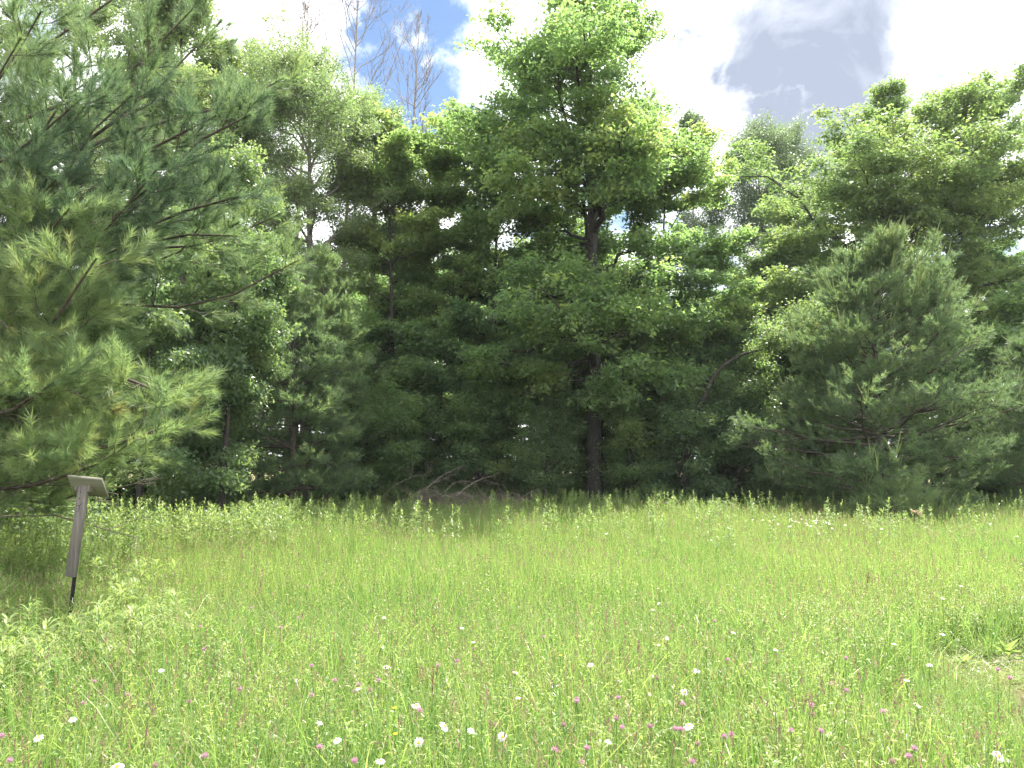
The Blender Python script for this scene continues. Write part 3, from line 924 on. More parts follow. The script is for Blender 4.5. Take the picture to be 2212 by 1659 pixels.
def bough_shoots(P1, L1, k2, k3, inner=0.3, lift=0.15, flat=0.6, l2=0.42, lmax=1.6, shoot=(0.14, 0.3)):
    B, n = P1.shape[:2]
    T = inner + (1 - inner) * (np.arange(k2)[None] + R.uniform(0, 1, (B, k2))) / k2
    s2 = interp_poly(P1, T).reshape(-1, 3)
    tn = nrm(interp_poly(nrm(np.gradient(P1, axis=1)), T).reshape(-1, 3))
    roll = (np.where((np.arange(k2)[None] + np.arange(B)[:, None]) % 2 == 0, 0, math.pi) + R.normal(size=(B, k2)) * 0.5).reshape(-1)
    d2 = rot_children(tn, np.radians(R.uniform(35, 60, len(tn))), roll, flat * 0.6)
    L2 = (np.repeat(L1, k2) * l2 * (1.1 - 0.85 * T.reshape(-1)) * R.uniform(0.6, 1.25, len(tn))).clip(0.2, lmax)
    P2 = grow(s2, d2, L2, 5, lift * R.uniform(0.3, 1.4, len(tn)), 0.07)
    T3 = 0.3 + 0.7 * (np.arange(k3)[None] + R.uniform(0, 1, (len(P2), k3))) / k3
    s3 = interp_poly(P2, T3).reshape(-1, 3)
    tn3 = nrm(interp_poly(nrm(np.gradient(P2, axis=1)), T3).reshape(-1, 3))
    d3 = rot_children(tn3, np.radians(R.uniform(20, 55, len(tn3))), R.uniform(0, 6.28, len(tn3)), flat * 0.5)
    P3 = grow(s3, d3, R.uniform(*shoot, len(tn3)), 3, 0.25, 0.06)
    return P2, L2, P3


def tail(P, L, reach):
    """The outer `reach` metres of each branch as a shoot of its own."""
    t = np.clip(1 - reach / np.maximum(L, 1e-3), 0, 1)[:, None] + np.clip(reach / np.maximum(L, 1e-3), 0, 1)[:, None] * np.linspace(0, 1, 3)[None]
    return interp_poly(P, t)


def young_pine(name, label, px, Y, py_base, py_top, env, boughs=60, k2=12, k3=5, per=26, nl=0.11, nw=0.006, tint=0.4, candles=0, r0=0.12, el=(-2, 45), lift=0.2, group=None):
    bx = at(px, py_base, Y)[0]
    zb = float(gz(bx, Y))
    ztop = at(px, py_top, Y)[2]
    rad_fn, z_lo, z_hi = make_env(bx, Y, env)
    root = thing(name, label, 'tree', (bx, Y, zb), group)
    t = np.linspace(0, 1, 12)
    tp = np.stack([bx + 0.1 * np.sin(t * 4), Y + 0.08 * np.sin(t * 3), zb - 0.1 + (ztop - zb + 0.1) * t], -1)
    gt, gb, gn = Geo(), Geo(), Geo()
    add_tubes(gt, tp, r0 * (1 - 0.95 * t), 8)
    lo = (z_lo - zb) / (ztop - zb)
    whorls = max(6, boughs // 6)
    tl = np.repeat(np.linspace(max(0.03, lo), 0.97, whorls), boughs // whorls + 1)[:boughs] + R.normal(size=boughs) * 0.006
    tl = np.clip(tl, 0.02, 0.98)
    az = np.arange(boughs) * (2 * math.pi / 6) + np.arange(boughs) // 6 * 0.7 + R.normal(size=boughs) * 0.28
    s1 = interp_poly(tp[None], tl[None])[0]
    e1 = np.radians(el[0] + (el[1] - el[0]) * tl ** 1.3 + R.normal(size=boughs) * 5)
    r = rad_fn(s1[:, 2], az)
    for _ in range(3):
        r = rad_fn(np.minimum(s1[:, 2] + 0.8 * r * np.tan(e1), z_hi), az)
    L1 = np.clip(r / np.cos(e1), 0.25, None) * R.uniform(0.78, 1.05, boughs)
    d1 = np.stack([np.cos(az) * np.cos(e1), np.sin(az) * np.cos(e1), np.sin(e1)], -1)
    P1 = grow(s1, d1, L1, 7, R.uniform(0.0, 0.16, boughs), 0.06)
    add_tubes(gb, P1, (0.010 * L1 + 0.006)[:, None] * np.linspace(1, 0.2, 7)[None], 5)
    P2, L2, P3 = bough_shoots(P1, L1, k2, k3, 0.22, lift)
    add_tubes(gb, P2[:, ::2], (0.006 * L2 + 0.003)[:, None] * np.linspace(1, 0.3, 3)[None], 3)
    needles_on(gn, P3, per, nl, nw, tint)
    needles_on(gn, tail(P2, L2, 0.35), per, nl, nw, tint)
    needles_on(gn, tail(P1, L1, 0.4), per * 2, nl, nw, tint)
    lead = tp[-3:][None]
    needles_on(gn, lead, per * 3, nl, nw, tint)
    gt.build('trunk', M['bark_pine'], root, smooth=True)
    gb.build('branches', M['bark_pine'], root, smooth=True)
    gn.build('needles', M['pine'], root)
    if candles:
        gc = Geo()
        tips = np.concatenate([P1[:, -1], P2[:, -1]])
        zt = tips[:, 2]
        outer = np.linalg.norm(tips[:, :2] - np.array([bx, Y]), axis=1)
        wgt = (0.05 + np.clip((zt - zb) / (ztop - zb), 0, 1) ** 4) * (0.5 + outer / outer.max())
        pick = R.choice(len(tips), min(candles, len(tips)), replace=False, p=wgt / wgt.sum())
        st = np.repeat(tips[pick], 3, 0)
        out = nrm(st - np.array([bx, Y, 0]) * np.array([1, 1, 0]) - np.stack([0 * st[:, 0], 0 * st[:, 0], st[:, 2]], -1))
        dd_ = out * 0.45 + np.array([0, 0, 0.75]) + R.normal(size=st.shape) * 0.28
        C = grow(st, dd_, R.uniform(0.2, 0.55, len(st)), 4, 0.3, 0.05)
        add_tubes(gc, C, np.full((len(C), 1), 0.013) * np.array([[1, 1.2, 1.0, 0.4]]), 4, tint=R.uniform(0, 1, len(C)))
        tag(gc.build('new_shoots', M['candle'], root), kind='stuff')
    return root


young_pine('pine_tree', 'big bushy young pine with pale upright shoots, right of the leaning trunk', 1905, 20.5, 1110, 505,
           [(1085, 1720, 2080), (1010, 1590, 2170), (950, 1590, 2190), (900, 1630, 2180), (840, 1690, 2150), (760, 1710, 2120), (680, 1740, 2090), (610, 1790, 2040),
            (560, 1830, 1990), (495, 1895, 1920)],
           boughs=120, k2=17, k3=5, per=30, nl=0.13, nw=0.013, tint=0.46, candles=200, el=(-6, 50), lift=0.22)
young_pine('pine_tree', 'young pine cut off by the right edge, beside the big bushy one', 2275, 20.8, 1110, 690,
           [(1085, 2150, 2400), (980, 2110, 2440), (880, 2130, 2420), (800, 2170, 2390), (740, 2210, 2330), (680, 2260, 2290)],
           boughs=66, k2=13, k3=5, per=18, nl=0.13, nw=0.013, tint=0.36, candles=40, el=(-4, 50))
young_pine('pine_tree', 'dark young pine with tiered boughs standing left of the maples', 620, 20.0, 1080, 600,
           [(1050, 440, 780), (1000, 430, 790), (930, 440, 740), (850, 470, 730), (780, 520, 740), (700, 560, 690), (600, 600, 640)],
           boughs=70, k2=13, k3=5, per=20, nl=0.135, nw=0.015, tint=0.42, candles=0, el=(-6, 40), lift=0.1)
young_pine('pine_tree', 'taller slim young pine just behind the tiered dark one', 700, 21.5, 1080, 520,
           [(1030, 600, 800), (930, 600, 790), (850, 620, 800), (740, 630, 790), (650, 650, 760), (560, 680, 730), (515, 695, 712)],
           boughs=60, k2=12, k3=5, per=19, nl=0.135, nw=0.015, tint=0.5, candles=0, el=(-4, 46), lift=0.15)
young_pine('pine_seedling', 'low pine seedling in the grass at the foot of the big bushy pine', 1930, 17.5, 1125, 1068,
           [(1120, 1830, 2030), (1100, 1840, 2030), (1080, 1870, 2000), (1066, 1930, 1990)],
           boughs=26, k2=9, k3=4, per=16, nl=0.11, nw=0.007, tint=0.62, candles=0, el=(4, 40), r0=0.03)

# foreground pine at the left: trunk outside the frame, boughs reaching in, each bough a part with its needles
TX, TY = -9.4, 10.8
fp = thing('pine_tree', 'large foreground pine whose long boughs reach in from the left edge', 'tree', (TX, TY, float(gz(TX, TY))))
gt = Geo()
t = np.linspace(0, 1, 14)
add_tubes(gt, np.stack([TX + 0.15 * np.sin(t * 3), TY + 0 * t, gz(TX, TY) - 0.1 + 15 * t], -1), 0.24 * (1 - 0.9 * t), 10, rough=0.04)
gt.build('trunk', M['bark_pine'], fp, smooth=True)
BOUGHS = [  # end pixel, distance, drop of the start below the end, density, tint; lowest tints paint shade into the upper boughs
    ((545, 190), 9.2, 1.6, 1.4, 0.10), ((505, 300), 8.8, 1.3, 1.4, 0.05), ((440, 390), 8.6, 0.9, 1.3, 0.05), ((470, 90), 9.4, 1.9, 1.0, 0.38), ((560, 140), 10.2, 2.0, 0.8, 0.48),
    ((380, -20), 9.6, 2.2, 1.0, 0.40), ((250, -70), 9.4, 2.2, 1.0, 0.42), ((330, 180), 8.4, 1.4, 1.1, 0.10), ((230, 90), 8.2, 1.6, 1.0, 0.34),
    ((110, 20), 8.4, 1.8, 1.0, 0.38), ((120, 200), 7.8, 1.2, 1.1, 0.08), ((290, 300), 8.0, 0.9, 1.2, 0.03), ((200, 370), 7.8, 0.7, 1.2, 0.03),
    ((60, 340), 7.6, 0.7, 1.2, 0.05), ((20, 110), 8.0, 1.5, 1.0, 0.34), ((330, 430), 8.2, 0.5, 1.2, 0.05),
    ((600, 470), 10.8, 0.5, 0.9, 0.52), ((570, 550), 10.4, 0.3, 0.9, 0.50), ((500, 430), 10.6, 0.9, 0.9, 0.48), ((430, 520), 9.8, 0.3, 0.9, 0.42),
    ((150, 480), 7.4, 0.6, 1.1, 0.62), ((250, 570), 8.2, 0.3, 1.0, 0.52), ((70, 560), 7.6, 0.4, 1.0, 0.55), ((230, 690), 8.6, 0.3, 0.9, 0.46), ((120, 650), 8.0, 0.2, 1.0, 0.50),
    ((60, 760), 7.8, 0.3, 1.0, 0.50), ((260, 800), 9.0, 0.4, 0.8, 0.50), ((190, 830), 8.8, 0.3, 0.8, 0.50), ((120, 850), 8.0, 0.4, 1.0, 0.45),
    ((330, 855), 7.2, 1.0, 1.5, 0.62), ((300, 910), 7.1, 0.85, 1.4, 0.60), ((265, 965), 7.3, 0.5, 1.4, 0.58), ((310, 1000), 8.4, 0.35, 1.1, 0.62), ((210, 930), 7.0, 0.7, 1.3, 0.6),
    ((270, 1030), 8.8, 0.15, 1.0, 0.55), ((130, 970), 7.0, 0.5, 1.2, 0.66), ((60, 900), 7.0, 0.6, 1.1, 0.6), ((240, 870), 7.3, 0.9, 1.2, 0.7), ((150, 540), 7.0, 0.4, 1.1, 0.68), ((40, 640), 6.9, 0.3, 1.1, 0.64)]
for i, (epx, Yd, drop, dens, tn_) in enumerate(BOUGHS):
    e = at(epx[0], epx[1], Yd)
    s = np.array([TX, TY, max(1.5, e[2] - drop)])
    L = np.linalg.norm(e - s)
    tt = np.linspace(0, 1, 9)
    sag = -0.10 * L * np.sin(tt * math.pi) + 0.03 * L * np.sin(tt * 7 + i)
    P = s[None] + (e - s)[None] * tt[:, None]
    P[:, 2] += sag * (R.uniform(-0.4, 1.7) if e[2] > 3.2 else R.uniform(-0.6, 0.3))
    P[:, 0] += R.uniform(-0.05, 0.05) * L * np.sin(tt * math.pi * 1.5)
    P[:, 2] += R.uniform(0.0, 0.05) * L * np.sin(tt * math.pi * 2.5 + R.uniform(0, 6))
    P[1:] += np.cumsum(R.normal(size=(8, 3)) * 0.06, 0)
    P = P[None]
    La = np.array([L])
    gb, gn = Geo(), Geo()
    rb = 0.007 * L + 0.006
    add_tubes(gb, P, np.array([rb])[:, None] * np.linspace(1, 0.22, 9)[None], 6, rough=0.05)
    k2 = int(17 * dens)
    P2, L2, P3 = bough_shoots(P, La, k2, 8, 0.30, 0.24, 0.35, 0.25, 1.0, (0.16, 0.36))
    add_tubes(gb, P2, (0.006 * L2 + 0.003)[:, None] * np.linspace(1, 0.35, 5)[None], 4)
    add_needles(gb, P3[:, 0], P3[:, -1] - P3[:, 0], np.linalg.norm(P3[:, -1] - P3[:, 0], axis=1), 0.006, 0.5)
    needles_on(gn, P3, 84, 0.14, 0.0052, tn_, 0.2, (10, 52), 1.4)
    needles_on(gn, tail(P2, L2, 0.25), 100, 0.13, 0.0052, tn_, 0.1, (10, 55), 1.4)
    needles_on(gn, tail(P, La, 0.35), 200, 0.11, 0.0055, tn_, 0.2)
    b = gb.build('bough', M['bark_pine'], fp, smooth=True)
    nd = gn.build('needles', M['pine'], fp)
    nd.parent = b
for i in range(11):      # dead lower branches
    e = at(R.uniform(40, 330), R.uniform(1010, 1085), R.uniform(8.5, 10.5))
    s = np.array([TX, TY, e[2] + R.uniform(0.05, 0.5)])
    gb = Geo()
    L = np.linalg.norm(e - s)
    P = grow(s[None], (e - s)[None], np.array([L]), 9, -0.03, 0.05)
    add_tubes(gb, P, np.array([[0.022]]) * np.linspace(1, 0.25, 9)[None], 5)
    P2, L2, P3 = bough_shoots(P, np.array([L]), 9, 3, 0.3, 0.0, 0.5, 0.2, 1.0)
    add_tubes(gb, P2, np.full((len(P2), 1), 0.006) * np.linspace(1, 0.3, 5)[None], 3)
    add_tubes(gb, P3, np.full((len(P3), 1), 0.003) * np.linspace(1, 0.5, 3)[None], 3)
    gb.build('dead_branch', M['deadwood'], fp, smooth=True)


# ------------------------------------------------------------------ brush pile
BPX = on_ground(960, 1098)
bpile = thing('brush_pile', 'heap of bare grey dead branches lying along the wood edge', 'brush pile', (float(at(960, 1090, 23.2)[0]), 23.2, float(gz(0, 23.2))))


def arc(pts, Yd, r, sides=6):
    c = np.array([at(p[0], p[1], Yd) for p in pts])
    s = np.linspace(0, 1, len(c))
    tt = np.linspace(0, 1, 12)
    P = np.stack([np.interp(tt, s, c[:, i]) for i in range(3)], -1)
    for _ in range(2):
        P[1:-1] = (P[:-2] + 2 * P[1:-1] + P[2:]) / 4
    P[:, 1] += R.uniform(-0.5, 0.5) * tt
    return P[None], np.array([r])[:, None] * np.linspace(1, 0.35, 12)[None]


ARCS = [([(880, 1100), (905, 1075), (940, 1035), (975, 1015), (998, 1010)], 0.03), ([(870, 1095), (910, 1060), (945, 1038), (975, 1028)], 0.022),
        ([(820, 1080), (850, 1050), (885, 1032), (925, 1022)], 0.022), ([(985, 1072), (1010, 1050), (1040, 1034), (1065, 1028)], 0.028),
        ([(960, 1065), (975, 1045), (1000, 1037), (1025, 1045), (1045, 1070)], 0.02), ([(1045, 1036), (1075, 1045), (1085, 1065), (1080, 1080)], 0.012),
        ([(900, 1062), (925, 1056), (950, 1062), (952, 1082), (954, 1100)], 0.022), ([(955, 1070), (995, 1068), (1030, 1080), (1060, 1098)], 0.022),
        ([(1020, 1095), (1045, 1075), (1075, 1066), (1100, 1072), (1115, 1085)], 0.02), ([(1090, 1108), (1110, 1085), (1140, 1065), (1165, 1055)], 0.026),
        ([(1050, 1102), (1085, 1088), (1120, 1078), (1155, 1080)], 0.018), ([(1040, 1098), (1060, 1080), (1080, 1065)], 0.014),
        ([(925, 1095), (960, 1085), (1010, 1080), (1050, 1095)], 0.016), ([(1000, 1108), (1060, 1104), (1130, 1104)], 0.02), ([(805, 1092), (815, 1075), (832, 1060)], 0.012)]
ARCS = [(p_, r_ * 0.62) for p_, r_ in ARCS]
for i in range(62):
    x0 = R.uniform(805, 1135)
    dx = R.uniform(-90, 110)
    y0 = R.uniform(1088, 1112)
    ARCS.append(([(x0, y0), (x0 + dx * 0.5, y0 - R.uniform(10, 40)), (x0 + dx, y0 - R.uniform(-5, 30))], R.uniform(0.005, 0.012)))
for pts, r in ARCS:
    P, rr = arc(pts, R.uniform(22.6, 24.0), r)
    gb = Geo()
    add_tubes(gb, P, rr, 6)
    L = np.array([np.linalg.norm(P[0, -1] - P[0, 0])])
    P2, L2, P3 = bough_shoots(P, L, 6, 3, 0.25, -0.3, 0.2, 0.4, 1.1, (0.15, 0.45))
    add_tubes(gb, P2, np.full((len(P2), 1), 0.006) * np.linspace(1, 0.4, 5)[None], 3)
    add_tubes(gb, P3, np.full((len(P3), 1), 0.0035) * np.linspace(1, 0.5, 3)[None], 3)
    gb.build('branch', M['deadwood'], bpile, smooth=True)

# ------------------------------------------------------------------ wooden sign seen from behind
M['weathered'] = wood_mat('weathered_wood', (0.075, 0.068, 0.062), (0.19, 0.175, 0.16), (0.145, 0.125, 0.10), 30, (1, 1, 0.05), 0.35, 0.8, True)
M['board'] = wood_mat('board_wood', (0.115, 0.11, 0.088), (0.215, 0.205, 0.165), (0.155, 0.16, 0.115), 26, (0.06, 1, 1), 0.25, 0.8, True)
M['black'] = plain_mat('black_metal', (0.008, 0.010, 0.010), 0.6, None, 0.15)
M['fleck'] = plain_mat('pale_paint', (0.5, 0.56, 0.5), 0.5)


def box_geo(g, c, ux, uy, uz, hx, hy, hz, bev=0.003):
    """Box with chamfered edges, axes ux uy uz."""
    c, ux, uy, uz = (np.array(a, float) for a in (c, ux, uy, uz))
    vs = []
    for sx in (-1, 1):
        for sy in (-1, 1):
            for sz in (-1, 1):
                for k_ in range(3):
                    h = [hx, hy, hz]
                    h = [h[j] - (bev if j != k_ else 0) for j in range(3)]
                    vs.append(c + ux * sx * h[0] + uy * sy * h[1] + uz * sz * h[2])
    import bmesh
    bm = bmesh.new()
    for v in vs:
        bm.verts.new(v)
    bmesh.ops.convex_hull(bm, input=bm.verts)
    bm.verts.index_update()
    v = np.array([x.co[:] for x in bm.verts])
    t_ = [[x.index for x in f.verts] for f in bm.faces]
    bm.free()
    g.add(v, tris=np.array(t_))


sb = at(145, 1345, 6.8)
sb[2] = float(gz(sb[0], 6.8))
sign = thing('wooden_sign', 'weathered wooden sign seen from behind, leaning on a black stake', 'sign', sb)
p_top, p_bot = at(183, 1040, 6.78), at(153, 1246, 6.8)
ax_up = nrm(p_top - p_bot)
ax_x = nrm(np.cross(np.array([0.12, 1, 0]), ax_up))
ax_y = np.cross(ax_up, ax_x)
g = Geo()
box_geo(g, (p_top + p_bot) / 2, ax_x, ax_y, ax_up, 0.045, 0.02, np.linalg.norm(p_top - p_bot) / 2, 0.004)
post = g.build('post', M['weathered'], sign)
for f, (dx_, hw) in ((0.075, (-0.012, 0.006)), (0.135, (-0.012, 0.006))):       # two bolt holes
    g = Geo()
    c = p_top - ax_up * (f + 0.02) + ax_x * dx_ - ax_y * 0.0205
    a = np.linspace(0, 2 * math.pi, 10, endpoint=False)
    v = np.concatenate([[c - ax_y * 0.0005], c + hw * (np.cos(a)[:, None] * ax_x + np.sin(a)[:, None] * ax_up)])
    g.add(v, tris=np.array([[0, 1 + (j + 1) % 10, 1 + j] for j in range(10)]))
    g.build('bolt_hole', M['black'], sign)
# split and knot in the post
g = Geo()
c = p_top - ax_up * 0.235 - ax_y * 0.0195 - ax_x * 0.012
cr = np.array([c + ax_x * a + ax_up * b for a, b in ((-0.03, 0.012), (-0.012, 0.016), (0.006, 0.018), (0.022, 0.03), (0.034, 0.05))])
add_tubes(g, cr, np.array([0.001, 0.0026, 0.003, 0.0024, 0.001]), 5)
cr = np.array([c + ax_x * a + ax_up * b for a, b in ((0.008, 0.015), (0.01, -0.012), (0.006, -0.036))])
add_tubes(g, cr, np.array([0.003, 0.003, 0.0012]), 5)
cr = np.array([c + ax_x * a + ax_up * b for a, b in ((0.006, -0.034), (-0.012, -0.036), (-0.03, -0.034))])
add_tubes(g, cr, np.array([0.0012, 0.0018, 0.001]), 5)
g.build('crack', M['black'], sign)
# board: high edge towards us, sloping down and away
tl_, tr_ = at(146, 1027, 6.66), at(220, 1034.5, 6.70)
bu = nrm(tr_ - tl_)
bd = nrm(np.array([-0.08, 0.78, -0.60]))
bd = nrm(bd - bu * np.dot(bd, bu))
bn = np.cross(bu, bd)
bn = bn if bn[2] > 0 else -bn
bw = np.linalg.norm(tr_ - tl_)
BL = 0.285
bc = (tl_ + tr_) / 2 + bd * BL / 2
g = Geo()
box_geo(g, bc, bu, bd, bn, bw / 2, BL / 2, 0.011, 0.002)
g.build('board', M['board'], sign)
for sx in (-0.062, 0.058):
    g = Geo()
    c = p_top + ax_x * sx - ax_up * 0.03 + ax_y * 0.03
    box_geo(g, c, ax_x, ax_y, ax_up, 0.016, 0.05, 0.058, 0.004)
    g.build('support_block', M['weathered'], sign)
# black stake
st_top, st_bot = p_bot + ax_up * 0.1 + ax_y * 0.026 + ax_x * 0.012, at(143, 1372, 6.82)
st_bot[2] = sb[2] - 0.1
sax = nrm(st_top - st_bot)
sxx = nrm(np.cross(np.array([0, 1, 0]), sax))
syy = np.cross(sax, sxx)
g = Geo()
Ls = np.linalg.norm(st_top - st_bot)
box_geo(g, (st_top + st_bot) / 2, sxx, syy, sax, 0.016, 0.0025, Ls / 2, 0.001)
box_geo(g, (st_top + st_bot) / 2 + syy * 0.0165, sxx, syy, sax, 0.0025, 0.0135, Ls / 2, 0.001)
for j in range(9):
    box_geo(g, st_bot + sax * (0.12 + j * 0.055) - syy * 0.006, sxx, syy, sax, 0.006, 0.0035, 0.009, 0.001)
g.build('stake', M['black'], sign)
for j in range(6):
    g = Geo()
    box_geo(g, st_bot + sax * (0.15 + j * 0.075) - syy * 0.0032 + sxx * (0.010 if j % 2 else -0.010), sxx, syy, sax, 0.0032, 0.0006, 0.008 + 0.008 * (j % 3), 0.0003)
    g.build('pale_fleck', M['fleck'], sign)


# ------------------------------------------------------------------ meadow
def blades(g, n, size, h, hs, w, seg, tint, ts, lean=(0.05, 0.35), curl=(0.0, 0.5), round_patch=True):
    xy = R.uniform(-size / 2, size / 2, (n, 2))
    base = np.concatenate([xy, np.full((n, 1), -0.03)], 1)
    H = np.clip(h + R.normal(size=n) * hs, 0.08, None)
    az = R.uniform(0, 6.28, n)
    ln = R.uniform(*lean, n)
    cu = R.uniform(*curl, n) ** 1.5
    t = np.linspace(0, 1, seg + 1)
    ld = np.stack([np.cos(az), np.sin(az), 0 * az], -1)
    hor = (ln[:, None] * t[None] + cu[:, None] * t[None] ** 2.5) * H[:, None]
    ver = H[:, None] * (t[None] - 0.55 * cu[:, None] * t[None] ** 3)
    P = base[:, None, :] + ld[:, None, :] * hor[..., None]
    P[..., 2] += ver
    ta = az + R.normal(size=n) * 0.9 + math.pi / 2
    wd = np.stack([np.cos(ta), np.sin(ta), 0 * ta], -1)
    W = w * R.uniform(0.6, 1.4, n)
    prof = np.array([0.7, 1.0, 0.85, 0.5, 0.0])[np.linspace(0, 4, seg + 1).round().astype(int)]
    a = P + wd[:, None, :] * (W[:, None] * prof[None] / 2)[..., None]
    b = P - wd[:, None, :] * (W[:, None] * prof[None] / 2)[..., None]
    v = np.empty((n, 2 * seg + 1, 3))
    v[:, 0:2 * seg:2] = a[:, :-1]
    v[:, 1:2 * seg:2] = b[:, :-1]
    v[:, -1] = P[:, -1]
    o = np.arange(n)[:, None] * (2 * seg + 1)
    q = []
    for s in range(seg - 1):
        q.append(o + np.array([[2 * s, 2 * s + 1, 2 * s + 3, 2 * s + 2]]))
    tr_i = o + np.array([[2 * seg - 2, 2 * seg - 1, 2 * seg]])
    tn = np.clip(tint + R.normal(size=n) * ts, 0, 0.99)
    g.add(v.reshape(-1, 3), tris=tr_i, quads=np.concatenate(q) if q else None, tint=np.repeat(tn, 2 * seg + 1))
    return P


def seed_stems(g, n, size, h, hs, wstem, head, htint, hw):
    """Thin upright culms with a soft seed head."""
    P = blades(g, n, size, h, hs, wstem, 3, 0.6, 0.1, (0.0, 0.14), (0.0, 0.12))
    tip, prev = P[:, -1], P[:, -2]
    d = nrm(tip - prev)
    hl = head * R.uniform(0.6, 1.4, n)
    m = 7
    u = np.tile(np.linspace(0, 1, m), n)
    pos = np.repeat(tip, m, 0) - np.repeat(d * hl[:, None], m, 0) * (1 - u)[:, None] + R.normal(size=(n * m, 3)) * hw * 0.35
    axs = np.repeat(d, m, 0) + R.normal(size=(n * m, 3)) * 0.35
    tn = np.clip(htint + np.repeat(R.normal(size=n) * 0.06, m), 0, 1)
    add_leaves(g, pos, axs, R.normal(size=(n * m, 3)), np.repeat(hl, m) * 0.32, np.full(n * m, hw), tn)


def forbs(g, n, size, h, leaf, tint, npl=14):
    """Small upright leafy weeds."""
    xy = R.uniform(-size / 2, size / 2, (n, 2))
    H = h * R.uniform(0.6, 1.25, n)
    ln = R.normal(size=(n, 2)) * 0.12
    top = np.concatenate([xy + ln * H[:, None], H[:, None]], 1)
    bot = np.concatenate([xy, np.full((n, 1), -0.02)], 1)
    tt = np.linspace(0, 1, 3)
    P = bot[:, None] + (top - bot)[:, None] * tt[None, :, None]
    add_tubes(g, P, np.full((n, 1), 0.0016) * np.linspace(1, 0.6, 3)[None], 3, tint=0.45)
    u = np.tile(np.linspace(0.3, 1.0, npl), n)
    pos = np.repeat(bot, npl, 0) + np.repeat(top - bot, npl, 0) * u[:, None]
    az = np.tile(np.arange(npl) * 2.4, n) + np.repeat(R.uniform(0, 6.28, n), npl)
    el_ = np.radians(R.uniform(5, 55, n * npl))
    axs = np.stack([np.cos(az) * np.cos(el_), np.sin(az) * np.cos(el_), np.sin(el_)], -1)
    ll = leaf[0] * R.uniform(0.6, 1.3, n * npl) * (1.1 - 0.55 * u ** 3)
    add_leaves(g, pos, axs, np.tile([0, 0, 1.0], (n * npl, 1)), ll, ll * leaf[1] / leaf[0], np.clip(np.repeat(tint + R.normal(size=n) * 0.12, npl) + R.normal(size=n * npl) * 0.06, 0, 1), 0.1, 0.25)


def goldenrod(h=0.8, n_leaf=60, ll=0.10, lw=0.016, tint=0.5, up_el=55):
    g = Geo()
    tt = np.linspace(0, 1, 6)
    lx, ly = R.normal(size=2) * 0.10
    P = np.stack([lx * h * tt ** 2, ly * h * tt ** 2, -0.03 + (h + 0.03) * tt], -1)
    add_tubes(g, P, 0.004 * np.linspace(1, 0.4, 6), 5, tint=0.3)
    u = R.uniform(0.12, 1.0, n_leaf) ** 0.8
    pos = interp_poly(P[None], u[None])[0]
    az = np.arange(n_leaf) * 2.4 + R.normal(size=n_leaf) * 0.3
    el_ = np.radians(12 + up_el * u ** 4 + R.normal(size=n_leaf) * 12)
    axs = np.stack([np.cos(az) * np.cos(el_), np.sin(az) * np.cos(el_), np.sin(el_)], -1)
    L = ll * R.uniform(0.75, 1.2, n_leaf) * np.interp(u, [0, 0.5, 0.9, 1], [0.8, 1.1, 0.8, 0.45])
    # two-segment drooping leaf
    side = nrm(np.cross(axs, np.array([0, 0, 1.0])))
    up = np.cross(side, axs)
    m1 = pos + axs * L[:, None] * 0.4 + up * L[:, None] * 0.06
    m2 = pos + axs * L[:, None] * 0.75 - up * L[:, None] * 0.02
    tip = pos + axs * L[:, None] - up * L[:, None] * 0.22 - np.array([0, 0, 1.0]) * L[:, None] * 0.08
    w = lw * (L / ll)[:, None]
    v = np.stack([pos, m1 + side * w * 0.5, m1 - side * w * 0.5, m2 + side * w * 0.4, m2 - side * w * 0.4, tip], 1)
    o = np.arange(n_leaf)[:, None] * 6
    tn = np.clip(tint + R.normal(size=n_leaf) * 0.1 + 0.25 * (u - 0.5), 0, 1)  # tint rises up the stem: sunlit tops painted in
    g.add(v.reshape(-1, 3), tris=np.concatenate([o + [[0, 2, 1]], o + [[3, 4, 5]]]), quads=o + [[1, 2, 4, 3]], tint=np.repeat(tn, 6))
    return g


def source_collection(name, geos, mat):
    c = bpy.data.collections.new(name)
    for i, gg in enumerate(geos):
        o = bpy.data.objects.new(f'{name}_{i:02d}', gg.mesh(f'{name}_{i:02d}', mat))
        c.objects.link(o)
    return c


